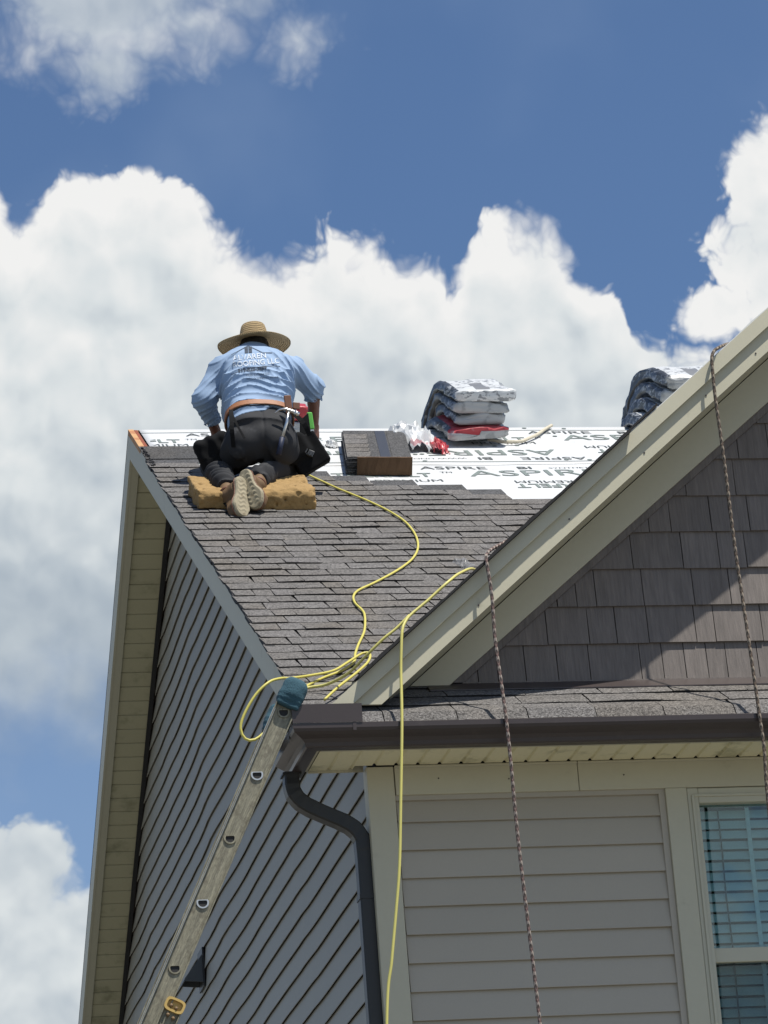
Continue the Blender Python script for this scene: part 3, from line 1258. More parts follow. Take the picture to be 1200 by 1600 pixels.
# trim return under the fascia
for sgn in (-1, 1):
    b = MB()
    y1 = YR + sgn * .02
    y2 = YB if sgn > 0 else 0.05
    b.prism([(XR + .0165, y1, roof_z(y1) - FH + .012), (XR + .0165, y2, roof_z(y2) - FH + .012), (XR + .062, y2, roof_z(y2) - FH + .012), (XR + .062, y1, roof_z(y1) - FH + .012)], (0, 0, -.010))
    b.obj('soffit_channel', M['trim'], house)
    b = MB()
    b.prism([(-.045, y1, roof_z(y1) - FH + .012), (-.045, y2, roof_z(y2) - FH + .012), (-.017, y2, roof_z(y2) - FH + .012), (-.017, y1, roof_z(y1) - FH + .012)], (0, 0, -.016))
    b.obj('wall_channel', M['dark'] if sgn > 0 else M['trim'], house)  # back one coloured black for the shaded gap at the wall
    # panels 125 mm wide across the overhang
    n = int((abs(y2 - y1) / CT) / .1247)
    for i in range(n):
        d0, d1 = .040 + i * .1247, .040 + (i + 1) * .1247
        ya, yb_ = YR + sgn * d0 * CT, YR + sgn * d1 * CT
        if sgn < 0 and yb_ < .05:
            break
        pz = lambda y, o: roof_z(y) - FH + .016 + o
        g = .009
        yc = yb_ - sgn * g
        yc2 = yb_ - sgn * g * .5
        v = []
        for x in (XR + .05, -.030):
            v += [(x, ya, pz(ya, 0)), (x, yc, pz(yc, 0)), (x, yc, pz(yc, .022)), (x, yb_, pz(yb_, .022)), (x, yb_, pz(yb_, 0))]
        f = [(0, 1, 6, 5), (1, 2, 7, 6), (2, 3, 8, 7), (3, 4, 9, 8)]
        if sgn > 0:
            f = [q[::-1] for q in f]
        obj('soffit_panel', v, f, M['soffit'], house)

# eave return box and front soffit ----------------------------------------------------
ZS = 5.6105
b = MB()
b.box((-.292, -.3435, ZS), (-.276, .045, 5.80))
b.box((-.275, .030, ZS), (-.024, .045, 6.02))
b.obj('eave_return', M['trim'], house)
b = MB()
b.box((-.2755, -.3435, 5.5975), (XE, -.326, 5.752))
b.obj('eave_fascia', M['trim'], house)
# ribbed panels
xs = -.272
i = 0
while xs < 3.2:
    wdt = .0985
    v = []
    for y in (-.3255, -.036):
        v += [(xs, y, ZS), (xs + wdt * .80, y, ZS), (xs + wdt * .86, y, ZS + .009), (xs + wdt * .94, y, ZS + .009), (xs + wdt, y, ZS)]
    if xs + wdt < -.02:
        v = [(a, min(bb, .0290) if bb > -.1 else bb, c) for a, bb, c in v]
        v = [(a, .0290 if bb > -.1 else bb, c) for a, bb, c in v]
    f = [(j, j + 5, j + 6, j + 1) for j in range(4)]
    obj('soffit_panel', v, f, M['soffit_front'], house)
    xs += wdt
b = MB()
b.box((-.276, .0292, ZS - .012), (-.024, .0298, ZS - .001))
b.box((-.276, -.3255, ZS - .004), (XE, -.316, ZS - .001))
b.obj('soffit_channel', M['trim'], house)

# ------------------------------------------------------------------ gutter (mitred round the corner)
PROF = [(0, 5.700), (.0, 5.597), (.052, 5.597), (.058, 5.602), (.062, 5.618), (.075, 5.632), (.098, 5.645), (.112, 5.655), (.1175, 5.668), (.1175, 5.690), (.111, 5.693), (.104, 5.690)]
inn = [(.104, 5.686), (.1135, 5.686), (.1135, 5.669), (.108, 5.658), (.095, 5.649), (.072, 5.636), (.058, 5.622), (.054, 5.606), (.050, 5.601), (.004, 5.601), (.004, 5.700)]
prof = PROF + inn
b = MB()
v = []
n = len(prof)
xb0, yb0 = -.295, -.345
for d, z in prof:
    v.append((xb0 - d, .098, z))
for d, z in prof:
    v.append((xb0 - d, yb0 - d, z))
for d, z in prof:
    v.append((XE, yb0 - d, z))
f = []
for s_ in (0, 1):
    for j in range(n):
        a = s_ * n + j
        c = s_ * n + (j + 1) % n
        f.append((a, c, c + n, a + n))
v += [(xb0 - d, .098, z) for d, z in PROF[:10]] + [(xb0 - d, .101, z) for d, z in PROF[:10]]
k0 = 3 * n
f += [tuple(k0 + j for j in range(10)), tuple(k0 + 10 + j for j in range(9, -1, -1))]
f += [(k0 + j, k0 + 10 + j, k0 + 10 + (j + 1) % 10, k0 + (j + 1) % 10) for j in range(10)]
gut = obj('gutter', v, f, M['gutter'], house, label='dark brown gutter turning the corner of the eave')
b = MB()
b.box((-.414, -.4665, 5.691), (-.106, -.4645, 5.774))
b.box((-.414, -.4645, 5.691), (-.412, -.400, 5.774))
b.obj('splash_guard', M['gutter'], gut, label='upright splash guard on the gutter corner')
b = MB()
for x in (.35, .95, 1.55, 2.15, 2.75):
    b.box((x, -.458, 5.687), (x + .014, -.345, 5.694))
b.obj('hanger', M['gutter'], gut)
b = MB()
b.box((-.150, -.4645, 5.655), (-.135, -.4625, 5.692))
b.box((-.414, -.345, 5.640), (-.4125, -.33, 5.692))
b.obj('seam', M['gutter'], gut)

# downspout: rectangular pipe swept along elbows
path = spline([(-.353, .030, 5.600), (-.353, .030, 5.545), (-.345, .031, 5.505), (-.315, .034, 5.468), (-.27, .038, 5.440), (-.20, .042, 5.407), (-.13, .045, 5.375),
               (-.085, .047, 5.345), (-.058, .048, 5.305), (-.050, .048, 5.25), (-.050, .048, 4.8), (-.050, .048, 4.0), (-.050, .048, .3)], .025)
v, f = [], []
hw, hd = .033, .040
for i, p in enumerate(path):
    t_ = (path[min(i + 1, len(path) - 1)] - path[max(i - 1, 0)]).normalized()
    ny = Vector((0, 1, 0))
    nx_ = ny.cross(t_).normalized()
    ny = t_.cross(nx_).normalized()
    curv = 1.0 + (.035 if (p.z > 5.24 and i % 2 == 0 and (p.z > 5.43 or p.z < 5.38)) else 0)
    for sx, sy in ((-1, -.8), (-.8, -1), (.8, -1), (1, -.8), (1, .8), (.8, 1), (-.8, 1), (-1, .8)):
        v.append(tuple(p + nx_ * sx * hw * curv + ny * sy * hd * curv))
for i in range(len(path) - 1):
    for k in range(8):
        f.append((i * 8 + k, i * 8 + (k + 1) % 8, (i + 1) * 8 + (k + 1) % 8, (i + 1) * 8 + k))
spout = obj('downspout', v, f, M['spout'], house, label='dark downspout elbowing back to the wall corner')
b = MB()
b.box((-.395, -.012, 5.588), (-.311, .074, 5.597))
b.obj('outlet', M['spout'], spout)
for z in (5.02, 3.6):
    b = MB()
    b.box((-.086, .005, z), (-.0145, .091, z + .022))
    b.obj('strap', M['spout'], spout)

# dryer style vent hood on the gable end wall
b = MB()
vy, vz = 5.63, 5.85
b.prism([(-.018, vy - .085, vz + .165), (-.018, vy - .085, vz - .005), (-.135, vy - .085, vz + .004), (-.128, vy - .085, vz + .022)], (0, .006, 0))
b.prism([(-.018, vy + .079, vz + .165), (-.018, vy + .079, vz - .005), (-.135, vy + .079, vz + .004), (-.128, vy + .079, vz + .022)], (0, .006, 0))
b.hexa([(-.135, vy - .079, vz + .004), (-.128, vy - .079, vz + .022), (-.128, vy + .079, vz + .022), (-.135, vy + .079, vz + .004),
        (-.13, vy - .079, vz + .004), (-.123, vy - .079, vz + .020), (-.123, vy + .079, vz + .020), (-.13, vy + .079, vz + .004)])
b.hexa([(-.128, vy - .079, vz + .022), (-.018, vy - .079, vz + .165), (-.018, vy + .079, vz + .165), (-.128, vy + .079, vz + .022),
        (-.122, vy - .079, vz + .020), (-.014, vy - .079, vz + .158), (-.014, vy + .079, vz + .158), (-.122, vy + .079, vz + .020)])
vent = b.obj('wall_vent', mat('slate_grey_plastic', lin(80, 83, 84), .5), house, label='small hooded exhaust vent on the clapboards')
b = MB()
b.box((-.022, vy - .105, vz - .035), (-.012, vy + .105, vz + .20))
b.obj('flange', M['spout'], vent)

# ------------------------------------------------------------------ front gable roof, rake and frieze
YF = -.38


def gz(x, top=0.0):
    return zb(min(x, 2 * XA - x)) + top


def yv(x):
    """depth at which the gable slope dies into the main roof"""
    return YR - (ZR - gz(x, GH)) / TT


b = MB()
xl0 = .06
for mir in (0, 1):
    mx_ = (lambda x: x) if not mir else (lambda x: 2 * XA - x)
    fl = (lambda p: p) if not mir else (lambda p: p[::-1])
    b.prism(fl([(mx_(xl0), YF + .018, gz(xl0, .150)), (XA, YF + .018, gz(XA, .150)), (XA, YF + .018, gz(XA, GH - .012)), (mx_(xl0), YF + .018, gz(xl0, GH - .012))]), (0, .42, 0))
    b.prism(fl([(mx_(.02), .041, gz(.02, GH - .012)), (XA, .041, gz(XA, GH - .012)), (XA, yv(XA), gz(XA, GH - .012))]), (0, 0, -.03))
groof = b.obj('gable_roof', M['deck'], house)
# fascia, cut level where it lands on the eave shingles
zc = 5.792
x_at = lambda z, o: .256 + (z - o - 6.011) / MG


def rake_board(lo, hi, y0, y1, xa=None, xb=XA, name='rake_fascia', material=None, cutz=zc):
    b = MB()
    if xa is None:
        poly = [(x_at(cutz, lo), y0, cutz), (xb, y0, zb(xb) + lo), (xb, y0, zb(xb) + hi), (x_at(cutz, hi), y0, cutz)]
    else:
        poly = [(xa, y0, zb(xa) + lo), (xb, y0, zb(xb) + lo), (xb, y0, zb(xb) + hi), (xa, y0, zb(xa) + hi)]
    b.prism(poly, (0, y1 - y0, 0))
    return b.obj(name, material or M['trim'], house)


rake_board(0.0, .190, YF, YF + .017)
rake_board(.110, .192, YF - .024, YF - .001, name='rake_moulding', xb=1.985)
rake_board(.110, .192, YF - .024, YF - .001, name='rake_moulding', xa=1.988)
b = MB()
b.prism([(XA + .001, YF, zb(XA)), (2 * XA - x_at(zc, 0), YF, zc), (2 * XA - x_at(zc, .19), YF, zc), (XA + .001, YF, zb(XA) + .19)], (0, .017, 0))
b.obj('rake_fascia', M['trim'], house)
# soffit strip between fascia and wall frieze
b = MB()
xa_ = x_at(zc + .06, 0)
b.prism([(xa_, YF + .018, zb(xa_) + .012), (XA, YF + .018, zb(XA) + .012), (XA, YF + .018, zb(XA) + .024), (xa_, YF + .018, zb(xa_) + .024)], (0, .33, 0))
b.prism([(2 * XA - xa_, YF + .018, zb(xa_) + .012), (2 * XA - xa_, YF + .018, zb(xa_) + .024), (XA, YF + .018, zb(XA) + .024), (XA, YF + .018, zb(XA) + .012)], (0, .33, 0))
b.obj('rake_soffit', M['trim'], house)
# frieze board lying on the gable wall under the soffit
b = MB()
zt = 5.972
xf0 = .375 + (zt - 5.967) / .8275
b.prism([(xf0, -.045, zt), (XA, -.045, zfr(XA)), (XA, -.045, zb(XA) + .006), (x_at(zt, .006), -.045, zt)], (0, .047, 0))
b.obj('rake_frieze', M['trim'], house)
b = MB()
b.prism([(2 * XA - xf0, -.045, zt), (2 * XA - x_at(zt, .006), -.045, zt), (XA + .001, -.045, zb(XA) + .006), (XA + .001, -.045, zfr(XA))], (0, .047, 0))
b.obj('rake_frieze', M['trim'], house)
b = MB()
for x, o in ((.47, .045), (.92, .060), (1.30, .05), (1.62, .055), (1.88, .04)):
    b.tube([(x, YF - .0005, zb(x) + o), (x, YF - .003, zb(x) + o)], .0042, 8)
for x, z in ((.30, 5.545), (.62, 5.535), (1.15, 5.54)):
    b.tube([(x, -.0335, z), (x, -.0365, z)], .0035, 8)
put(b.obj('nail_heads', M['gutter'], house), kind='stuff')
# shingles still on the lower part of the gable slope, with their black edge
XS = 1.235
rg = random.Random(5)
b = MB()
n = 22
for i in range(n):
    xa, xb = -.10 + (XS + .10) * i / n, -.10 + (XS + .10) * (i + 1) / n
    oh = .037 + .002 * math.sin(i * .8)
    th_ = .010 + rg.uniform(0, .004)
    z0_, z1_ = zb(xa) + .193, zb(xb) + .193
    b.add([(xa, YF - .024 - oh, z0_), (xb, YF - .024 - oh, z1_), (xb, max(-.2, yv(xb)), z1_), (xa, max(-.2, yv(xa)), z0_),
           (xa, YF - .024 - oh, z0_ + th_), (xb, YF - .024 - oh, z1_ + th_), (xb, max(-.2, yv(xb)), z1_ + th_), (xa, max(-.2, yv(xa)), z0_ + th_)],
          [(3, 2, 1, 0), (4, 5, 6, 7), (0, 1, 5, 4), (1, 2, 6, 5), (2, 3, 7, 6), (3, 0, 4, 7)], [1, 0, 1, 1, 1, 1])
b.obj('gable_shingles', [M['shingle'], M['black']], groof)
# stripped upper part: underlayment with a lifted edge
b = MB()
n = 30
for i in range(n):
    xa, xb = XS + .002 + (XA - XS) * i / n, XS + .002 + (XA - XS) * (i + 1) / n
    u0, u1 = .004 + .012 * max(0, float(vnoise(np.array([[xa * 9, .3, 1.0]]))[0])), .004 + .012 * max(0, float(vnoise(np.array([[xb * 9, .3, 1.0]]))[0]))
    b.hexa([(xa, YF - .006, zb(xa) + .194), (xb, YF - .006, zb(xb) + .194), (xb, yv(xb), zb(xb) + .2055), (xa, yv(xa), zb(xa) + .2055),
            (xa, YF - .006, zb(xa) + .195 + u0), (xb, YF - .006, zb(xb) + .195 + u1), (xb, yv(xb), zb(xb) + .2075), (xa, yv(xa), zb(xa) + .2075)])
b.obj('gable_underlayment', white, groof)
# ragged membrane in the valley beside the rake
b = MB()
n = 40
for i in range(n):
    xa, xb = -.12 + 1.5 * i / n, -.12 + 1.5 * (i + 1) / n
    o0 = .004 + .007 * abs(math.sin(i * 1.3)) + .004 * math.sin(i * .37)
    o1 = .004 + .007 * abs(math.sin((i + 1) * 1.3)) + .004 * math.sin((i + 1) * .37)
    z0_, z1_ = zb(xa) + .205, zb(xb) + .205
    b.hexa([(xa, YF - .02, z0_), (xb, YF - .02, z1_), (xb, YF + .02, z1_), (xa, YF + .02, z0_),
            (xa, YF - .02, z0_ + o0), (xb, YF - .02, z1_ + o1), (xb, YF + .02, z1_ + o1), (xa, YF + .02, z0_ + o0)])
b.obj('valley_membrane', M['black'], groof)

# =================================================================== things on and about the roof
AXS = np.array([[1, 0, 0], [0, CT, ST], [0, -ST, CT]])       # roof axes: across, up the slope, out of the slope


def solid(name, fn, lo, hi, h, mats, parent=None, label=None, midf=None, dec=None):
    V, F = sdf_mesh(fn, lo, hi, h)
    mi = None
    if midf is not None:
        mi = midf(V[F].mean(1))
    o = obj(name, V, F, mats, parent, smooth=True, midx=mi, label=label)
    return o


# ---- yellow foam kneeling pad
foam = mat('yellow_foam_rubber', lin(150, 122, 78), .95, vary=.16, vscale=9, fine=.2, fscale=120, bump=.7, bscale=110, bdist=.004,
           stain=(lin(110, 84, 46), .6, .62, .74, 34.0))
pc = np.array(RP(.112, 2.285, .062))


def f_pad(p):
    q = (p - pc) @ AXS.T
    w = .006 * fbm(p, 9, 2, 3) + .0045 * fbm(p, 48, 2, 8)
    d = rbox(p, pc, AXS, (.332, .212, .058), .007)
    lump = np.exp(-((q[:, 0] + .26) / .09) ** 2) * (.5 + .5 * vnoise(p, 16, 6)) * .045
    pit = np.maximum(0, vnoise(p, 42, 12) - .48) * .055
    tear = np.exp(-((q[:, 2] - .05) / .02) ** 2) * np.exp(-((q[:, 1] + .205) / .03) ** 2) * .018 * (1 + vnoise(p, 30, 2))
    dent = .05 * np.exp(-((q[:, 0] + .10) / .09) ** 2 - ((q[:, 1] - .05) / .2) ** 2) * np.exp(-((q[:, 2] - .06) / .05) ** 2)
    return d + w + pit + tear + dent + lump * .5 - lump * (q[:, 2] > .02) * .3


pad = solid('kneeling_pad', f_pad, pc - [.40, .28, .22], pc + [.40, .28, .22], .0065, foam)
put(pad, 'thick ragged yellow foam pad under the kneeling worker', 'foam pad')

# ---- the worker
skin = mat('brown_skin', lin(112, 74, 58), .55, vary=.08, vscale=20, fine=.05, fscale=200, bump=.15, bscale=160, bdist=.002)
hairm = mat('black_hair', (.012, .011, .011), .6, vary=.3, vscale=60)
shirtm = mat('light_blue_cotton', lin(137, 159, 186), .85, vary=.05, vscale=6, fine=.06, fscale=320, bump=.25, bscale=260, bdist=.0015)
pantm = mat('charcoal_work_trousers', lin(36, 37, 40), .85, vary=.22, vscale=7, fine=.12, fscale=200, bump=.3, bscale=200, bdist=.002,
            stain=(lin(108, 110, 114), .5, .58, .80, 8.0))
leather = mat('tan_leather', lin(150, 100, 66), .6, vary=.14, vscale=14, fine=.08, fscale=150, stain=(lin(110, 66, 38), .5, .55, .75, 20.0))
leather_d = mat('brown_leather', lin(104, 66, 44), .6, vary=.2, vscale=18)
nylon = mat('black_nylon', (.0050, .0054, .0062), .9, spec=.2, vary=.25, vscale=14, fine=.2, fscale=240, bump=.4, bscale=180, bdist=.002)
bootm = mat('tan_boot_leather', lin(104, 80, 52), .7, vary=.18, vscale=16, fine=.08, fscale=160, bump=.2, bscale=90, bdist=.002, stain=(lin(98, 66, 40), .5, .55, .75, 24.0))
solem = mat('pale_crepe_sole', lin(150, 141, 118), .9, vary=.14, vscale=18, fine=.12, fscale=130, stain=(lin(104, 92, 72), .75, .55, .70, 26.0))

feetz = ZR - 2.5 * ST
person = empty('person', RP(.17, 2.3, .12), 'kneeling worker in straw hat and pale blue shirt seen from behind', 'person')

LSH, RSH = np.array([.075, 3.87, 9.085]), np.array([.445, 3.87, 9.085])
LEL, REL = np.array([-.062, 3.85, 8.875]), np.array([.594, 3.93, 8.980])
LWR, RWR = np.array([.025, 4.03, 8.735]), np.array([.603, 4.05, 8.80])
LHIP, RHIP = np.array([.105, 3.55, 8.475]), np.array([.300, 3.55, 8.475])
LKN, RKN = np.array([-.035, 3.84, 8.465]), np.array([.440, 3.85, 8.475])
LAN, RAN = np.array([-.040, 3.42, 8.205]), np.array([.170, 3.44, 8.255])
HEAD = np.array([.270, 4.00, 9.225])
W0, N0 = np.array([.205, 3.575, 8.58]), np.array([.258, 3.91, 9.195])
AX = (N0 - W0)
TL = np.linalg.norm(AX)
AX = AX / TL
UX = np.array([1, 0, 0]) - AX * AX[0]
UX /= np.linalg.norm(UX)
VX = np.cross(AX, UX)
TT_ = np.array([-.30, -.05, .13, .30, .45, .62, .80, .91, 1.0, 1.12])
TA = np.array([.172, .182, .180, .190, .202, .210, .200, .158, .090, .060])
TB = np.array([.125, .130, .122, .120, .124, .128, .118, .098, .074, .060])


def torso(p, grow=0.0):
    q = p - W0
    t = (q @ AX) / TL
    a = np.interp(t, TT_, TA) + grow
    b_ = np.interp(t, TT_, TB) + grow
    u, v = q @ UX, q @ VX
    e = ((np.abs(u) / a) ** 2.5 + (np.abs(v) / b_) ** 2.5) ** (1 / 2.5)
    d = (e - 1) * np.minimum(a, b_) * .9
    return d, t, u, v


def hand(p, wr, d_, side, palm_n, curl=.9):
    """palm with four fingers of unequal length and a thumb, each bent at its knuckles"""
    d_ = np.array(d_, float)
    d_ /= np.linalg.norm(d_)
    pn = np.array(palm_n, float)
    pn = pn - d_ * (pn @ d_)
    pn /= np.linalg.norm(pn)
    s_ = np.cross(d_, pn) * side
    c = wr + d_ * .045
    d = rbox(p, c, np.array([s_, d_, pn]), (.040, .050, .016), .015)
    for i, (o, L) in enumerate(((-.030, .070), (-.010, .078), (.010, .074), (.029, .058))):
        a = wr + d_ * .090 + s_ * o
        dirs = d_.copy()
        prev = a
        r_ = .0088
        for k_, fr_ in enumerate((.45, .32, .25)):
            ang = curl * (.35 + .35 * k_)
            dirs = d_ * math.cos(ang) + pn * math.sin(ang)
            nx_ = prev + dirs * L * fr_
            d = smin(d, cone(p, prev, nx_, r_, r_ - .0008), .004)
            prev = nx_
            r_ -= .0008
    a = wr + d_ * .030 - s_ * .036
    m1 = a + d_ * .030 - s_ * .022 + pn * .010
    m2 = m1 + d_ * .030 - s_ * .004 + pn * .014
    d = smin(d, cone(p, a, m1, .013, .0105), .008)
    d = smin(d, cone(p, m1, m2, .0105, .0085), .004)
    return d


def f_body(p):
    d, t, u, v = torso(p, -.040)
    d = np.maximum(d, -(t - .02) * TL)
    d = np.maximum(d, (t - 1.02) * TL)
    d = smin(d, ell(p, HEAD, (.074, .094, .108)), .02)                 # skull
    d = smin(d, ell(p, HEAD + [0, .055, -.062], (.054, .056, .058)), .03)   # jaw
    d = smin(d, cone(p, N0 - AX * .06, HEAD + [0, -.01, -.06], .060, .055), .03)
    d = smin(d, cone(p, HEAD + [0, .088, .010], HEAD + [0, .112, -.030], .010, .015), .012)   # nose
    for sg in (-1, 1):
        d = smin(d, ell(p, HEAD + [sg * .076, .0, -.018], (.010, .020, .032)), .008)      # ears
        eye = ell(p, HEAD + [sg * .031, .093, .008], (.015, .012, .010))
        d = np.maximum(d, -eye)
        d = np.minimum(d, ell(p, HEAD + [sg * .031, .080, .008], (.013, .013, .013)))
    d = np.maximum(d, -ell(p, HEAD + [0, .105, -.068], (.024, .012, .0035)))             # mouth
    d = smin(d, chain(p, [LSH, LEL, LWR], [.05, .041, .029]), .02)
    d = smin(d, chain(p, [RSH, REL, RWR], [.05, .041, .029]), .02)
    d = smin(d, chain(p, [LHIP, LKN, LAN], [.060, .046, .030]), .03)
    d = smin(d, chain(p, [RHIP, RKN, RAN], [.060, .046, .030]), .03)
    d = smin(d, hand(p, RWR, RHD, 1, (-.45, .55, -.3)), .012)
    d = smin(d, hand(p, LWR, LHD, -1, (.45, .55, -.3)), .012)
    return d + .0015 * vnoise(p, 60, 3)


RHD, LHD = (-.02, .20, -.98), (.25, .35, -.9)
lo = np.array([-.20, 3.30, 8.02])
hi = np.array([.74, 4.25, 9.42])
body = solid('body', f_body, lo, hi, .0055, skin, person)


def f_hair(p):
    d = ell(p, HEAD + [0, -.022, .004], (.090, .104, .118))
    d = np.maximum(d, (p[:, 1] - HEAD[1] - .055) + .5 * (HEAD[2] - p[:, 2]))
    d = np.maximum(d, -(p[:, 2] - (HEAD[2] - .115)))
    return d + .006 * fbm(p * [1, 1, .4], 70, 2, 5)


solid('hair', f_hair, HEAD - .16, HEAD + .16, .006, hairm, person)


def f_shirt(p):
    d, t, u, v = torso(p)
    hem = .030 + .022 * np.sin(u * 16 + .9) + .07 * np.clip((u - .02) / .04, 0, 1)
    back = np.clip(-v * 9 + .3, 0, 1)
    # folds: arcs across the lower back, fan from the right armpit, soft pulls over the shoulders
    w = vnoise(p, 7, 3) * .9 + vnoise(p, 15, 9) * .35
    ph = t * TL / .036 * 2 * math.pi * .62 + 2.6 * (np.abs(u + .02) / .18) ** 1.7 + w * 2.3
    s1 = np.sin(ph)
    fold = 2.6 * (1 - np.abs(np.sin(ph * .5))) ** 1.6 - .7
    a1 = np.clip((.74 - t) / .28, 0, 1) * np.clip((t + .02) / .15, 0, 1)
    ph2 = ((u - .05) * .8 + (t - .75) * TL * .55) / .030 * 2 * math.pi * .5 + w * 2
    a2 = np.clip((u - .03) / .08, 0, 1) * np.clip((t - .30) / .2, 0, 1) * np.clip((1.0 - t) / .2, 0, 1)
    ph3 = ((u + .10) * -.75 + (t - .70) * TL * .7) / .040 * 2 * math.pi * .5 + w * 2
    a3 = np.clip((-.04 - u) / .08, 0, 1) * np.clip((t - .25) / .2, 0, 1) * np.clip((.95 - t) / .2, 0, 1)
    d = d - .0064 * fold * a1 * (.35 + .65 * back) - .0055 * (2.2 * (1 - np.abs(np.sin(ph2 * .5))) ** 1.5 - .6) * a2 - .0062 * (2.2 * (1 - np.abs(np.sin(ph3 * .5))) ** 1.5 - .6) * a3 - .004 * vnoise(p, 9, 1)
    d = np.maximum(d, (hem - t) * TL)
    d = np.maximum(d, (t - 1.01) * TL)
    # blousing over the belt
    d = d - .012 * np.exp(-((t - .20) / .05) ** 2)
    sl = chain(p, [LSH + [.05, -.0, -.01], LSH + [-.02, 0, -.03], LEL + [0, 0, .0], LEL + (LWR - LEL) * .68], [.088, .080, .062, .052], .03)
    sr = chain(p, [RSH + [-.05, 0, -.01], RSH + [.02, 0, -.02], REL, REL + (RWR - REL) * .38], [.088, .078, .060, .053], .03)
    fs = np.sin((p @ np.array([.55, .3, -.75])) / .052 * 2 * math.pi * .8 + 3.0 * vnoise(p, 8, 4))
    fr = np.sin((p @ np.array([-.75, .2, -.55])) / .060 * 2 * math.pi * .8 + 3.0 * vnoise(p, 8, 14))
    fs = 2.4 * (1 - np.abs(np.sin(fs * 1.2 + .4))) ** 1.4 - .7
    fr = 2.4 * (1 - np.abs(np.sin(fr * 1.2 + .4))) ** 1.4 - .7
    sl = sl - .0026 * fs - .007 * vnoise(p, 11, 5)
    sr = sr - .0036 * fr - .007 * vnoise(p, 11, 6)
    # open cuffs
    for e, w_ in ((LEL, LWR), (REL, RWR)):
        dd = (w_ - e) / np.linalg.norm(w_ - e)
        cut = (p - (e + (w_ - e) * (.66 if e is LEL else .36))) @ dd
        near = np.linalg.norm(p - (e + w_) * .5, axis=1) < .14
        if e is LEL:
            sl = np.where(near, np.maximum(sl, cut), sl)
            sl = np.where(near, np.maximum(sl, -np.maximum(chain(p, [e, w_], [.050, .042]), -(cut + .03))), sl)
        else:
            sr = np.where(near, np.maximum(sr, cut), sr)
            sr = np.where(near, np.maximum(sr, -np.maximum(chain(p, [e, w_], [.050, .043]), -(cut + .03))), sr)
    d = smin(d, sl, .035)
    d = smin(d, sr, .035)
    nk = cone(p, N0 - AX * .05, HEAD + [0, .02, -.04], .066, .066)
    return np.maximum(d, -nk)


shirt = solid('shirt', f_shirt, [-.20, 3.38, 8.44], [.74, 4.16, 9.28], .0050, shirtm, person)


def f_pants(p):
    d, t, u, v = torso(p, -.006)
    d = np.maximum(d, (t - .105) * TL)
    d = np.maximum(d, -(t + .05) * TL)
    d = smin(d, ell(p, (.205, 3.550, 8.52), (.186, .120, .120)), .06)
    lt = chain(p, [LHIP, LHIP * .5 + LKN * .5 + [0, 0, .0], LKN], [.108, .098, .074], .03)
    rt_ = chain(p, [RHIP, RHIP * .5 + RKN * .5 + [0, 0, .0], RKN], [.108, .098, .074], .03)
    l2, r2_ = LAN + [.024, -.085, -.072], RAN + [-.046, -.080, -.078]
    ls = chain(p, [LKN, LKN * .45 + LAN * .55, LAN, l2], [.072, .070, .061, .058], .02)
    rs_ = chain(p, [RKN, RKN * .45 + RAN * .55, RAN, r2_], [.072, .070, .061, .058], .02)
    legs = smin(smin(lt, ls, .012), smin(rt_, rs_, .012), .02)
    d = smin(d, legs, .035)
    w = vnoise(p, 8, 21) * 2.4
    f1 = np.sin((p @ np.array([.5, .75, .45])) / .045 * 2 * math.pi * .8 + w)
    f2 = np.sin((p @ np.array([-.55, .7, .45])) / .052 * 2 * math.pi * .8 + w)
    low = np.clip((8.50 - p[:, 2]) / .12, .15, 1)
    left = np.clip((.2 - p[:, 0]) / .1, 0, 1)
    d = d - .0085 * (f1 * left + f2 * (1 - left)) * low - .005 * vnoise(p, 12, 22)
    seat = np.exp(-((p[:, 0] - .205) / .008) ** 2) * np.clip((3.62 - p[:, 1]) / .1, 0, 1)
    d = d + .004 * seat
    for an, kn in ((LAN, LKN), (RAN, RKN)):
        dd = (an - kn) / np.linalg.norm(an - kn)
        cut = (p - an) @ dd - .082
        near = np.linalg.norm(p - an, axis=1) < .17
        d = np.where(near, np.maximum(d, cut), d)
    return d


solid('trousers', f_pants, [-.16, 3.30, 8.08], [.56, 4.02, 8.80], .0055, pantm, person)


def f_belt(p):
    d, t, u, v = torso(p, .016)
    tb = .128 + .012 * np.sin(u * 5)
    return np.maximum(np.abs(d + .001) - .0035, np.abs(t - tb) * TL - .021)


solid('belt', f_belt, [-.02, 3.40, 8.50], [.43, 3.84, 8.80], .0038, leather, person)


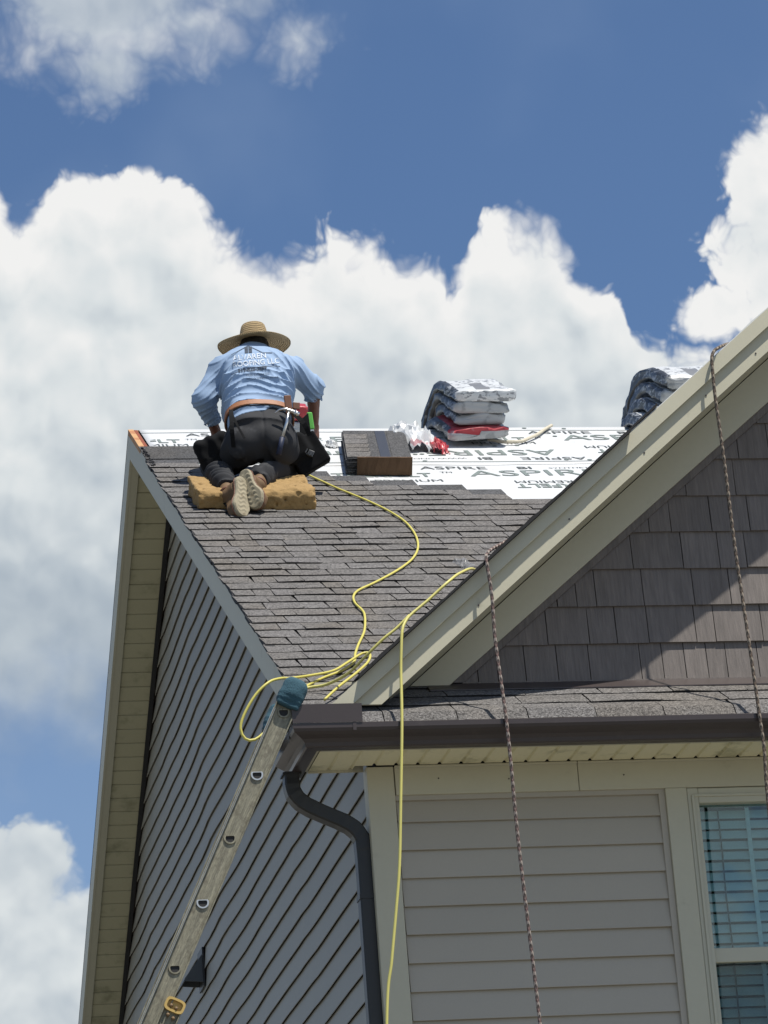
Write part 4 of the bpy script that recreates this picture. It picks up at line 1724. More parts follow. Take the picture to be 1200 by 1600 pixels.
def boot(heel, toe, nrm, ankle, lab):
    heel, toe = np.array(heel), np.array(toe)
    T = (toe - heel)
    L = np.linalg.norm(T)
    T = T / L
    Nn = np.array(nrm, float)
    Nn = Nn - T * (Nn @ T)
    Nn /= np.linalg.norm(Nn)
    S = np.cross(T, Nn)
    B3 = np.array([S, T, Nn])
    k = L / .285
    an = (np.array(ankle) - heel) @ B3.T

    def plan(q, g=0):
        a = np.hypot(q[:, 0], q[:, 1] - .038 * k) - (.034 + g)
        b_ = np.hypot(q[:, 0] - .004, q[:, 1] - .195 * k) - (.046 + g)
        c = np.hypot(q[:, 0] - .002, q[:, 1] - .232 * k) - (.040 + g)
        ab = np.array([0, .157 * k])
        tt = np.clip((q[:, 1] - .038 * k) / (.157 * k), 0, 1)
        w = .034 + (.046 - .034) * tt - .010 * np.sin(tt * math.pi) + g
        e = np.hypot(q[:, 0] - .004 * tt, q[:, 1] - (.038 * k + tt * .157 * k)) - w
        return smin(np.minimum(a, e), smin(b_, c, .02), .02)

    def f_up(p):
        q = (p - heel) @ B3.T
        z = q[:, 2]
        hgt = np.interp(q[:, 1] / k, [-.02, .0, .10, .18, .25, .29], [.105, .115, .115, .075, .058, .05])
        taper = np.clip(z / .12, 0, 1) * .010
        d2 = plan(q, -.005) + taper
        d = np.maximum(d2, np.abs(z - hgt * .5) - hgt * .5)
        d = smin(d, np.maximum(np.hypot(q[:, 0], q[:, 1] - .06 * k) - .035, np.abs(z - .085) - .055), .03)
        col_ = cone(q, (0, .058 * k, .10), an, .041, .040)
        d = smin(d, col_, .02)
        seam = np.exp(-((np.abs(q[:, 1] - .125 * k) - .0) / .004) ** 2) * .0022
        d = np.maximum(d, -(z - .004))
        return d + seam - .0025 * vnoise(p, 26, 3)

    def f_sole(p):
        q = (p - heel) @ B3.T
        z = q[:, 2]
        tread = np.sin((q[:, 1] + .012 * np.sin(q[:, 0] * 95)) / .019 * 2 * math.pi * .62)
        depth = .0020 * np.clip(tread, -1, .5) * (np.abs(q[:, 0]) < .030) * ((q[:, 1] > .03) & (q[:, 1] < .25 * k))
        d = np.maximum(plan(q, .0075), np.abs(z + .009) - .0135)
        d = d - .0015 * vnoise(p, 40, 2)
        return d + np.where(z < -.012, depth + .0035, 0)
    pts = np.array([heel, toe, heel + Nn * .16, toe + Nn * .1, np.array(ankle)])
    lo_, hi_ = pts.min(0) - .08, pts.max(0) + .08
    up = solid('boot', f_up, lo_, hi_, .0042, bootm, person, label=lab)
    solid('sole', f_sole, lo_, hi_, .0036, solem, up)

    def f_welt(p):
        q = (p - heel) @ B3.T
        return np.maximum(plan(q, .0095), np.abs(q[:, 2] - .008) - .0045)
    solid('welt', f_welt, lo_, hi_, .0036, leather_d, up)

    def f_collar(p):
        q = (p - heel) @ B3.T
        a = np.array([0, .058 * k, .098])
        dr = (an - a) / np.linalg.norm(an - a)
        c = a + dr * .006
        h_ = (q - c) @ dr
        rad = np.linalg.norm(q - c - h_[:, None] * dr, axis=1)
        return np.hypot(rad - .041, h_) - .010
    solid('collar', f_collar, lo_ - .03, hi_ + .03, .0042, leather_d, up)
    b = MB()
    for i_ in range(5):
        c = heel + T * (.125 + .022 * i_) * k + Nn * (.108 - .012 * i_)
        b.obox(c, S, T, Nn, .022, .0035, .004)
    b.obj('laces', nylon, up)
    return up


boot((.020, 3.245, 8.170), (-.012, 3.145, 7.905), (-.55, .80, -.05), LAN, 'tan boot on the left with its tread towards the viewer')
boot((.050, 3.275, 8.222), (.105, 3.190, 7.972), (.60, .76, .10), RAN, 'tan boot crossed behind the other on the right')

# straw hat (lathe)
straw = bpy.data.materials.new('woven_straw')
straw.use_nodes = True
t = NT(straw.node_tree)
uvn = t.n.new('ShaderNodeTexCoord')
ux, uy, _ = t.sep(uvn.outputs['UV'])
wv = t.math('SINE', t.math('MULTIPLY', ux, 2 * math.pi * 58))
w2 = t.math('SINE', t.math('MULTIPLY', uy, 2 * math.pi * 1 / .013))
wk = t.math('MULTIPLY', wv, w2)
geo = t.n.new('ShaderNodeNewGeometry')
k = t.math('MULTIPLY_ADD', wk, .28, 1.0)
k = t.math('MULTIPLY', k, t.math('MULTIPLY_ADD', t.noise(geo.outputs['Position'], 60, 3), .5, .75))
t.put(t.n['Principled BSDF'].inputs['Base Color'], t.vmath('SCALE', Vector(lin(194, 168, 124)), k))
t.n['Principled BSDF'].inputs['Roughness'].default_value = .75
bn = t.n.new('ShaderNodeBump')
bn.inputs['Strength'].default_value = .9
bn.inputs['Distance'].default_value = .004
t.put(bn.inputs['Height'], t.math('ADD', wk, w2))
t.l.new(bn.outputs[0], t.n['Principled BSDF'].inputs['Normal'])
HC = Vector((.274, 4.0, 9.292))


def lathe(name, prof, parent, m_, n=56, wob=None, label=None):
    v, f, uv = [], [], []
    acc = 0
    for i, (r, z) in enumerate(prof):
        if i:
            acc += math.hypot(r - prof[i - 1][0], z - prof[i - 1][1])
        for k in range(n):
            a = 2 * math.pi * k / n
            dz = wob(a, r) if wob else 0
            v.append((HC.x + r * .96 * math.cos(a), HC.y + r * 1.04 * math.sin(a), HC.z + z + dz))
            uv.append((abs(k / n * 2 - 1), acc))
    for i in range(len(prof) - 1):
        for k in range(n):
            f.append((i * n + k, i * n + (k + 1) % n, (i + 1) * n + (k + 1) % n, (i + 1) * n + k))
    f.append(tuple(range((len(prof) - 1) * n, len(prof) * n)))
    f.append(tuple(range(n))[::-1])
    return obj(name, v, f, m_, parent, smooth=True, uv=uv, label=label)


wob = lambda a, r: (.010 * math.cos(2 * a + .4) + .006 * math.sin(3 * a)) * max(0, (r - .09) / .12)
ring = []
for i in range(12):
    r = .090 + .130 * i / 11
    ring.append((r, -.004 - .022 * (i / 11) ** 2 + (.0012 if i % 2 else 0)))
brim_prof = ring + [(.223, -.028), (.223, -.021)] + [(r, z + .006) for r, z in ring[::-1]]
hat = lathe('straw_hat', [(.0890, -.003), (.0885, .020), (.0850, .05), (.0785, .080), (.0725, .100), (.066, .108), (.050, .110), (.030, .104), (.008, .101)], person, straw,
            label='woven straw hat with a wide drooping brim')
bo = lathe('brim', brim_prof, hat, straw, wob=wob)
lathe('hat_band', [(.0895, .002), (.0905, .004), (.0900, .022), (.0885, .023)], hat, mat('pale_straw_band', lin(196, 170, 124), .8, vary=.2, vscale=40))

# tool belt: two pouches with straps and buckles
def f_pl(p):
    ax = np.array([[.90, -.25, .36], [.18, .95, .2], [-.38, -.12, .92]])
    ax = np.array([v / np.linalg.norm(v) for v in ax])
    c = np.array([-.045, 3.66, 8.475])
    q = (p - c) @ ax.T
    d = rbox(p, c, ax, (.105 - .02 * 0, .07, .105), .045)
    return d - .008 * fbm(p, 12, 2, 31) - .004 * np.sin(q[:, 0] * 75 + 3 * vnoise(p, 14, 7)) * (q[:, 2] > -.02)


pl_ = solid('pouch', f_pl, [-.24, 3.50, 8.28], [.14, 3.84, 8.68], .006, nylon, person, label='slouching black pouch on the left hip')
pa = np.array([[.86, -.16, .47], [.10, .98, .12], [-.49, -.06, .86]])
pa = np.array([v / np.linalg.norm(v) for v in pa])
pcn = np.array([.478, 3.64, 8.455])


def f_pr(p):
    q = (p - pcn) @ pa.T
    d = rbox(p, pcn, pa, (.098, .050, .098), .010)
    up = rbox(p, pcn + pa[2] * .06 - pa[0] * .05, pa, (.085, .075, .075), .03)
    return smin(d, up, .02) - .002 * vnoise(p, 20, 4)


pr_ = solid('pouch', f_pr, [.26, 3.48, 8.24], [.70, 3.82, 8.70], .006, nylon, person, label='square stiff black pouch on the right hip')
buck = mat('grey_plastic_buckle', (.055, .058, .062), .4)


def strap(pts, wd, th_, parent, m_, name='strap'):
    P = spline(pts, .02)
    v, f = [], []
    for i, p in enumerate(P):
        t_ = (P[min(i + 1, len(P) - 1)] - P[max(i - 1, 0)]).normalized()
        sd = t_.cross(Vector((0, -1, -.1))).normalized()
        nn = sd.cross(t_).normalized()
        for a, c in ((-1, -1), (1, -1), (1, 1), (-1, 1)):
            v.append(tuple(p + sd * a * wd / 2 + nn * c * th_ / 2))
    for i in range(len(P) - 1):
        for k in range(4):
            f.append((i * 4 + k, i * 4 + (k + 1) % 4, i * 4 + 4 + (k + 1) % 4, i * 4 + 4 + k))
    f += [(3, 2, 1, 0), tuple(len(P) * 4 - 4 + k for k in range(4))]
    return obj(name, v, f, m_, parent)


strap([(.034, 3.50, 8.675), (.026, 3.452, 8.62), (.020, 3.425, 8.53), (.030, 3.47, 8.44)], .024, .006, person, nylon)
strap([(.034, 3.495, 8.66), (.055, 3.44, 8.56), (.085, 3.405, 8.47)], .012, .004, person, nylon)
strap([(.385, 3.54, 8.70), (.405, 3.50, 8.64), (.440, 3.47, 8.58), (.475, 3.50, 8.52)], .026, .006, person, nylon)
for c, rot in (((.028, 3.545, 8.50), .35), ((.475, 3.578, 8.445), -.5)):
    b = MB()
    a1 = Vector((math.cos(rot), -.1, math.sin(rot)))
    a3 = Vector((-math.sin(rot), -.1, math.cos(rot)))
    b.obox(c, a1, (0, 1, 0), a3, .030, .008, .017)
    for o in (-.016, 0, .016):
        b.obox(Vector(c) + a1 * o + Vector((0, -.010, 0)), a1, (0, 1, 0), a3, .004, .004, .014)
    b.obj('buckle', buck, person, bevel=.002)
b = MB()
b.obox((.352, 3.437, 8.682), (1, 0, .05), (0, 1, 0), (-.05, 0, 1), .020, .007, .056)
b.obj('hammer_loop', leather_d, person, bevel=.004)
b = MB()
b.obox((.400, 3.452, 8.680), (1, .1, -.1), (-.1, 1, 0), (.1, 0, 1), .020, .006, .020)
b.obj('belt_tongue', leather_d, person, bevel=.003)

# hammer hanging in the loop
steel = mat('polished_steel', (.62, .62, .60), .28, metal=1.0, vary=.1, vscale=20)
ham = empty('hammer', (.36, 3.42, 8.62), 'steel claw hammer with blue grip hanging from the brown belt loop', 'hammer')
b = MB()
b.tube(spline([(.268, 3.418, 8.622), (.292, 3.412, 8.640), (.325, 3.408, 8.644), (.352, 3.408, 8.636), (.385, 3.410, 8.622)], .008), lambda u: .003 + .010 * u, 8)
b.tube([(.380, 3.410, 8.625), (.405, 3.414, 8.612)], .0145, 12)
b.obj('head', steel, ham, smooth=True)
b = MB()
b.tube([(.350, 3.410, 8.640), (.330, 3.412, 8.560), (.300, 3.415, 8.470)], .009, 10)
b.obj('shaft', steel, ham, smooth=True)
b = MB()
b.tube([(.301, 3.415, 8.475), (.290, 3.417, 8.43), (.275, 3.42, 8.375)], lambda u: .015 - .002 * math.sin(u * 6), 10)
b.obj('grip', mat('navy_rubber_grip', lin(22, 32, 58), .6), ham, smooth=True)
# green handled tool
tool = empty('pry_tool', (.53, 3.72, 8.60), 'bright green handle sticking up out of the right pouch', 'tool')
b = MB()
b.obox((.524, 3.72, 8.690), (1, 0, .06), (0, 1, .1), (-.09, -.1, 1), .0165, .013, .052)
b.obj('handle', mat('green_plastic', lin(96, 176, 74), .35, vary=.04), tool, bevel=.008, seg=3)
b = MB()
b.obox((.531, 3.725, 8.61), (1, 0, .06), (0, 1, .1), (-.09, -.1, 1), .012, .004, .05)
b.obj('blade', steel, tool)
# black flap beside it
b = MB()
b.prism([(.455, 3.70, 8.60), (.520, 3.70, 8.60), (.512, 3.70, 8.735), (.462, 3.70, 8.690)], (0, .02, 0))
b.obj('pouch_flap', nylon, person, bevel=.003)

# print on the back of the shirt
dg = bpy.context.evaluated_depsgraph_get()
so = world_loc(shirt)
bv = BVHTree.FromPolygons([tuple(v.co + so) for v in shirt.data.vertices], [tuple(p.vertices) for p in shirt.data.polygons])
VD = Vector((.16, .91, .37)).normalized()


def on_shirt(accs, name, m_):
    b = MB()
    for pts, f in accs:
        out, ok = [], []
        for x, z in pts:
            o_ = Vector((x, 3.70, z)) - VD * 1.0
            h, n_, _, _ = bv.ray_cast(o_, VD)
            ok.append(h is not None)
            out.append(tuple(h - VD * .0062) if h is not None else (x, 3.7, z))
        f = [q for q in f if all(ok[i] for i in q)]
        if f:
            b.add(out, f)
    b.obj(name, m_, shirt)


def stx(body, x, z, size, stretch=1.0, rot=.07, bold=0.0):
    v, f = text_mesh(body, size, stretch, bold)
    c, s_ = math.cos(rot), math.sin(rot)
    return [(x + a * c - q * s_, z + a * s_ + q * c) for a, q in v], f


def sline(pts, w):
    v, f = [], []
    n = 14
    P = []
    for i in range(len(pts) - 1):
        for k in range(n):
            t_ = k / n
            P.append((pts[i][0] * (1 - t_) + pts[i + 1][0] * t_, pts[i][1] * (1 - t_) + pts[i + 1][1] * t_))
    P.append(pts[-1])
    for x, z in P:
        v += [(x, z - w), (x, z + w)]
    f = [(2 * i, 2 * i + 2, 2 * i + 3, 2 * i + 1) for i in range(len(P) - 1)]
    return v, f


tx, tz = .092, 9.058
on_shirt([stx("ALVAREN", tx + .004, tz, .045, 1.02, .09), stx("ROOFING LLC", tx, tz - .040, .045, .95, .09)], 'printed_name', mat('white_shirt_ink', (.60, .64, .68), .7))
dk = mat('dark_shirt_ink', (.035, .05, .075), .8)
arc = [(tx - .012, tz - .088), (tx + .05, tz - .060), (tx + .12, tz - .044), (tx + .20, tz - .034), (tx + .275, tz - .036)]
on_shirt([stx("919-828-3289", tx + .030, tz - .074, .030, 1.0, .12, .0012), sline(arc, .0016),
          sline([(tx - .005, tz + .035), (tx + .095, tz + .092), (tx + .180, tz + .048), (tx + .235, tz + .048)], .0018),
          stx("FREE ESTIMATES", tx + .075, tz - .098, .019, 1.0, .08), stx("WE DO ROOFING REPAIR", tx + .075, tz - .120, .017, .95, .07)], 'printed_details', dk)
wi = []
for ax_, az_ in ((.074, .058), (.097, .060), (.074, .078), (.097, .080)):
    wi.append(([(tx + ax_, tz + az_ - .012), (tx + ax_ + .020, tz + az_ - .011), (tx + ax_ + .020, tz + az_ + .007), (tx + ax_, tz + az_ + .006)], [(0, 1, 2, 3)]))
on_shirt(wi, 'printed_window', dk)


# ---- wrapped shingle bundles
def wrap_material(name, base, ink_c, scale, lo_, hi_, stretch=(1, 1, 1), seed=0.0, rough=.35):
    m = bpy.data.materials.new(name)
    m.use_nodes = True
    t = NT(m.node_tree)
    bs = t.n['Principled BSDF']
    tc = t.n.new('ShaderNodeTexCoord')
    pos = t.vmath('ADD', t.vmath('MULTIPLY', tc.outputs['Object'], stretch), (seed, seed * .7, 0))
    f = t.smooth(t.noise(pos, scale, 3, .55), lo_, hi_, 0, 1)
    f2 = t.smooth(t.noise(pos, scale * .22, 2), .45, .52, 0, 1)
    col = t.mix(t.math('MULTIPLY', f, f2), Vector(base), Vector(ink_c))
    t.put(bs.inputs['Base Color'], col)
    bs.inputs['Roughness'].default_value = rough
    bn = t.n.new('ShaderNodeBump')
    bn.inputs['Strength'].default_value = .45
    bn.inputs['Distance'].default_value = .005
    t.put(bn.inputs['Height'], t.noise(tc.outputs['Object'], 17, 3, .5))
    t.l.new(bn.outputs[0], bs.inputs['Normal'])
    return m


wr_white = wrap_material('white_wrapper', (.56, .575, .575), (.23, .24, .25), 30, .52, .56, (1, 1, 2.0), 1.0)
wr_shaded = wrap_material('shaded_white_wrapper', (.37, .38, .378), (.25, .26, .26), 14, .5, .6, (1, 1, 1), 4.0)  # white wrapper greyed for ends and undersides, their shade painted in
wr_dark = wrap_material('dark_printed_wrapper', (.050, .055, .062), (.30, .32, .34), 48, .53, .56, (1, .5, 1.4), 2.0)
wr_red = wrap_material('red_printed_wrapper', (.40, .04, .05), (.56, .55, .54), 8, .47, .50, (1, 1, 1), 3.0)
wr_patch = mat('grey_wrapper_print', (.17, .175, .18), .4, vary=.12, vscale=10)


def ridge_pt(u, h):
    """u metres over the ridge (negative on this side), h above the roof, rounded at the ridge"""
    R0 = .12
    sa = math.sqrt(u * u + R0 * R0) - R0 * .72
    dz = u / math.sqrt(u * u + R0 * R0)
    n = Vector((0, dz * ST, CT + (1 - abs(dz)) * (1 - CT))).normalized()
    return Vector((0, YR + u * CT, ZR - sa * ST)) + n * h


def bundle(x0, x1, sf, length, h0, th_, seed, label, group, top=0, skew=0.0, tiltx=0.0, patch=False, front=1):
    """a paper wrapped bundle bent over the ridge; materials: 0 white 1 shaded white 2 dark print 3 red 4 grey patch"""
    np_, nl = 26, 34
    w, hh = (x1 - x0) / 2, th_ / 2
    ring = []
    for i in range(np_):
        a = 2 * math.pi * (i + .5) / np_
        ca, sa = math.cos(a), math.sin(a)
        e = 9.0
        r = (abs(ca) ** e + abs(sa) ** e) ** (-1 / e)
        ring.append((ca * r, sa * r))
    st = [(0, .0), (0, .55), (0, .88), (.012, .97), (.03, 1.0)] + [(.03 + (length - .06) * i / nl, 1.0) for i in range(1, nl)] + \
         [(length - .03, 1.0), (length - .012, .97), (length, .88), (length, .5), (length, 0)]
    v, f, mi, uvv = [], [], [], []
    rs_ = random.Random(seed)
    for dd, sc in st:
        u = -sf + dd
        for cx, ch in ring:
            x = (x0 + x1) / 2 + cx * w * sc + skew * dd
            h = h0 + hh + ch * hh * sc + tiltx * cx * w
            p = ridge_pt(u, h)
            q = np.array([[x * 1.0, dd, h]])
            wv_ = .010 * float(fbm(q, 8, 3, seed)[0]) - .007 * (1 - abs(float(vnoise(q * [[1, 1.6, 1.4]], 15, seed + 3)[0]))) ** 3
            v.append((x + wv_ * cx * 1.6, p.y - (wv_ * 1.5 if sc < .99 and dd < .1 else 0), p.z + wv_ * (ch + .2)))
    n = len(st)
    for i in range(n - 1):
        for k in range(np_):
            f.append((i * np_ + k, i * np_ + (k + 1) % np_, (i + 1) * np_ + (k + 1) % np_, (i + 1) * np_ + k))
            a = 2 * math.pi * (k + 1) / np_
            ca, sa = math.cos(a), math.sin(a)
            if i < 4:
                m_ = 3 if (top == 3 and sa > .30) else front
            elif abs(ca) < .72:
                m_ = top if sa > 0 else 1
                if patch and sa > 0 and -.30 < ca < .35 and st[i][0] < .30: m_ = 4
            else:
                m_ = 2 if ca < 0 else 1
            mi.append(m_)
    f.append(tuple(range(np_))[::-1])
    f.append(tuple(range((n - 1) * np_, n * np_)))
    mi += [front, 1]
    o = obj('shingle_bundle', v, f, [wr_white, wr_shaded, wr_dark, wr_red, wr_patch], None, smooth=True, midx=mi)
    return put(o, label, 'shingle bundle', group)


G1, G2 = 'wrapped bundles stacked over the ridge', 'wrapped bundles stacked behind the gable'
bundle(1.585, 1.975, .665, .96, .010, .076, 1, 'lowest bundle of the middle ridge stack, with red stripes on its white wrapper', G1, top=3, tiltx=.06)
bundle(1.635, 1.955, .600, .98, .090, .068, 2, 'second bundle up in the middle ridge stack, just above the red striped one', G1, top=0, skew=.02)
bundle(1.625, 1.975, .600, .98, .162, .070, 3, 'third bundle up in the middle ridge stack, just under the topmost', G1, top=0)
bundle(1.620, 2.000, .610, 1.0, .236, .074, 4, 'topmost bundle of the middle ridge stack, white with a dark grey patch', G1, top=0, patch=True, front=0)
bundle(2.86, 3.30, .50, .96, .008, .092, 5, 'lowest bundle of the stack behind the gable, jutting furthest left', G2, top=0)
bundle(2.925, 3.34, .52, .96, .104, .090, 6, 'second bundle up in the stack behind the gable, dark printed side', G2, top=0)
bundle(2.955, 3.36, .52, .96, .198, .090, 7, 'third bundle up in the stack behind the gable, under the white topped one', G2, top=0)
bundle(2.975, 3.42, .53, .98, .292, .094, 8, 'white topmost bundle of the stack behind the gable', G2, top=0, patch=True)
G3 = 'wrapped bundles behind the worker'
bundle(.60, .80, .42, .80, .006, .075, 9, 'lower white bundle end half hidden by the worker\'s right hand', G3, top=0)
bundle(.56, .775, .40, .80, .090, .085, 10, 'red printed bundle end just behind the worker\'s right hand', G3, top=3, front=3)


# ---- torn wrapper film
film = wrap_material('crinkled_clear_wrapper', (.56, .57, .57), (.42, .06, .07), 7, .58, .62, (1, 1, 1), 6.0, rough=.25)


def crumple(name, cx, cs, wx, ws, hm, seed, label, cat, rot=0.0, m_=None, n=17):
    """crinkled sheet of film: flat facets meeting in sharp folds"""
    v, f, keep = [], [], []
    rr = random.Random(seed)
    for i in range(n + 1):
        for j in range(n + 1):
            a = (i + rr.uniform(-.32, .32)) / n * 2 - 1
            c = (j + rr.uniform(-.32, .32)) / n * 2 - 1
            q = np.array([[a * 1.9 + seed, c * 1.9, seed * .7]])
            r = math.hypot(a, c) + .28 * float(vnoise(q, 1.5, seed)[0])
            env = max(0, 1 - r * r)
            rid = 1 - abs(float(vnoise(q, 1.7, seed + 1)[0])) * 1.5
            h = hm * env ** .6 * (.62 + .42 * rid) + rr.uniform(-.012, .012) * (hm / .12) * env
            x = cx + wx * (a * math.cos(rot) - c * math.sin(rot))
            s_ = cs - ws * (a * math.sin(rot) + c * math.cos(rot))
            v.append(RP(x, s_, max(.004 + .004 * rr.random(), h)))
            keep.append(r < 1.03)
    for i in range(n):
        for j in range(n):
            q = [i * (n + 1) + j, (i + 1) * (n + 1) + j, (i + 1) * (n + 1) + j + 1, i * (n + 1) + j + 1]
            if all(keep[k] for k in q):
                f += [(q[0], q[1], q[2]), (q[0], q[2], q[3])] if rr.random() < .5 else [(q[0], q[1], q[3]), (q[1], q[2], q[3])]
    o = obj(name, v, f, m_ or film)
    sd = o.modifiers.new('film', 'SOLIDIFY')
    sd.thickness = .0015
    return put(o, label, cat)


crumple('plastic_wrapper', 1.365, .60, .15, .26, .15, 3, 'crumpled white and red wrapper heaped left of the middle bundle stack', 'wrapper', .3)
crumple('plastic_wrapper', 1.49, .76, .065, .16, .075, 9, 'red streaked twist of wrapper in front of the red striped bundle', 'wrapper', -.2, m_=wr_red)
crumple('plastic_wrapper', .72, .60, .11, .15, .07, 5, 'crumpled white wrapper beside the worker\'s right hand', 'wrapper')
crumple('plastic_wrapper', .865, .60, .04, .07, .045, 12, 'small scrap of wrapper at the top left corner of the opened bundle', 'wrapper')
clear = bpy.data.materials.new('clear_plastic_scrap')
clear.use_nodes = True
cb = clear.node_tree.nodes['Principled BSDF']
cb.inputs['Base Color'].default_value = (.36, .36, .36, 1)
cb.inputs['Roughness'].default_value = .2
cb.inputs['Alpha'].default_value = .22
crumple('plastic_scrap', .975, 3.93, .05, .13, .035, 14, 'clear plastic scrap on the shingles where the first rope crosses', 'plastic scrap', .2, m_=clear)

# ---- opened bundle of shingles
ob = empty('opened_shingle_bundle', RP(.96, 1.0, 0), 'opened stack of loose dark shingles with a brown kraft end facing down slope', 'shingle bundle')
rot = .17


def BP(a, c, h):
    """a across, c up slope from the front left corner of the opened bundle"""
    return RP(.800 + a * math.cos(rot) * 1.0 + c * math.sin(rot) * .85, 1.475 - c * math.cos(rot) + a * .06, h)


rb = random.Random(4)
LB = .90
for i in range(9):
    h = .006 + i * .0102
    da, dc = rb.uniform(-.006, .006), rb.uniform(-.008, .008)
    x1_ = .385
    v = [BP(da, dc, h), BP(x1_ + da, dc, h), BP(x1_ + da, LB + dc, h), BP(da, LB + dc, h),
         BP(da, dc, h + .0085), BP(x1_ + da, dc, h + .0085), BP(x1_ + da, LB + dc, h + .0085), BP(da, LB + dc, h + .0085)]
    MB().hexa(v).obj('shingle', [M['headlap']], ob)
ht = .006 + 9 * .0102
cc = 0.02
for i in range(5):
    ln = rb.uniform(.10, .19)
    v = []
    for hh in (ht - .0005, ht + .0055):
        v += [BP(.003, cc, hh), BP(.150 - .012, cc + .004, hh), BP(.150, cc + ln - .014, hh), BP(.003, cc + ln - .008, hh)]
    MB().hexa(v).obj('shingle_tab', M['shingle'], ob)
    cc += ln
b = MB()
v = []
for hh in (ht - .0008, ht + .0014):
    v += [BP(.205, .012, hh), BP(.265, .012, hh), BP(.262, LB - .012, hh), BP(.200, LB - .012, hh)]
b.hexa(v)
b.obj('sealant_strip', mat('dark_sealant', (.030, .033, .042), .45, vary=.3, vscale=40), ob)
b = MB()
v = []
for hh in (ht - .0012, ht + .0016):
    v += [BP(.275, .010, hh), BP(.382, .010, hh), BP(.380, LB - .010, hh), BP(.272, LB - .010, hh)]
b.hexa(v)
b.obj('shingle_face', M['headlap'], ob)
kraft = mat('brown_kraft_board', lin(88, 64, 40), .8, vary=.14, vscale=10, fine=.1, fscale=90, bump=.5, bscale=24, bdist=.008, stain=(lin(84, 60, 36), .5, .55, .75, 12.0))
b = MB()
nk = 10
for i in range(nk):
    a0_, a1_ = .062 + .330 * i / nk, .062 + .330 * (i + 1) / nk
    o0, o1 = .004 * math.sin(i * 1.7), .004 * math.sin((i + 1) * 1.7)
    b.hexa([BP(a0_, -.030 + o0, .004), BP(a1_, -.030 + o1, .004), BP(a1_, -.010, .004), BP(a0_, -.010, .004),
            BP(a0_, -.022 - o0, ht + .010), BP(a1_, -.022 - o1, ht + .010), BP(a1_, -.004, ht + .010), BP(a0_, -.004, ht + .010)])
b.obj('kraft_end', kraft, ob)

# ---- ropes and hoses
def rope_material(name, c1, c2, c3):
    m = bpy.data.materials.new(name)
    m.use_nodes = True
    t = NT(m.node_tree)
    bs = t.n['Principled BSDF']
    tc = t.n.new('ShaderNodeTexCoord')
    u, v, _ = t.sep(tc.outputs['UV'])
    vv = t.math('MULTIPLY', v, 1 / .044)
    s1 = t.math('SINE', t.math('MULTIPLY', t.math('ADD', vv, u), 2 * math.pi))
    s2 = t.math('SINE', t.math('MULTIPLY', t.math('SUBTRACT', vv, u), 2 * math.pi))
    br = t.math('MAXIMUM', s1, s2)
    geo = t.n.new('ShaderNodeNewGeometry')
    nz = t.noise(geo.outputs['Position'], 120, 2)
    f = t.smooth(t.math('ADD', s1, t.math('MULTIPLY', t.math('SUBTRACT', nz, .5), 3.0)), -.2, .2)
    col = t.mix(f, Vector(c1), Vector(c2))
    f3 = t.smooth(t.math('ADD', s2, t.math('MULTIPLY', t.math('SUBTRACT', nz, .5), 2.0)), .35, .6)
    col = t.mix(f3, col, Vector(c3))
    t.put(bs.inputs['Base Color'], col)
    bs.inputs['Roughness'].default_value = .85
    bn = t.n.new('ShaderNodeBump')
    bn.inputs['Strength'].default_value = 1.0
    bn.inputs['Distance'].default_value = .0012
    t.put(bn.inputs['Height'], br)
    t.l.new(bn.outputs[0], bs.inputs['Normal'])
    return m


def line_thing(name, pts, r, m_, label, cat, step=.02, n=10, group=None):
    P = spline(pts, step)
    v, f, uv = tube_geo(P, r, n)
    return put(obj(name, v, f, m_, smooth=True, uv=uv), label, cat, group)


rp1 = rope_material('red_flecked_rope', (.050, .036, .032), (.33, .28, .24), (.14, .085, .075))
rp2 = rope_material('brown_braided_rope', (.045, .036, .028), (.26, .215, .165), (.10, .07, .05))
gt = lambda x, y, o=.0: (x, y, zb(x) + .205 + o)
line_thing('rope', [gt(.80, .05, .03), gt(.70, -.16, .03), gt(.60, -.30, .034), gt(.545, -.385, .032), (.515, -.432, 6.458), (.506, -.452, 6.425), (.516, -.456, 6.26), (.514, -.456, 6.05),
                    (.525, -.476, 5.75), (.530, -.480, 5.52), (.533, -.470, 5.29), (.538, -.470, 5.03), (.548, -.47, 4.73), (.560, -.47, 4.34), (.575, -.5, 3.2), (.60, -.6, 1.6), (.61, -.62, .15)],
           .0078, rp1, 'red and white flecked rope hanging over the gable rake nearer the corner', 'rope')
line_thing('rope', [gt(1.98, .10, .02), gt(1.86, -.10, .02), gt(1.76, -.30, .013), gt(1.705, -.385, .012), (1.670, -.424, 7.436), (1.650, -.438, 7.398), (1.646, -.440, 7.33), (1.644, -.442, 7.20), (1.652, -.445, 6.89),
                    (1.656, -.448, 6.49), (1.664, -.450, 6.24), (1.668, -.468, 5.965), (1.674, -.478, 5.668), (1.676, -.484, 5.52), (1.668, -.48, 5.29), (1.66, -.48, 4.6), (1.65, -.5, 3.2), (1.66, -.55, .2)],
           .0078, rp2, 'brown braided rope hanging over the rake near the right edge', 'rope')
yel = mat('yellow_air_hose', lin(196, 186, 92), .5, vary=.06, vscale=8, stain=(lin(160, 140, 60), .4, .62, .8, 16.0))
yel2 = mat('yellow_plastic_line', lin(202, 194, 110), .5, vary=.06, vscale=8, stain=(lin(168, 150, 70), .4, .62, .8, 16.0))
ho = .019
hs = [(.46, 1.66), (.526, 1.50), (.59, 1.26), (.655, 1.98 - .0), (.78, 2.38)]
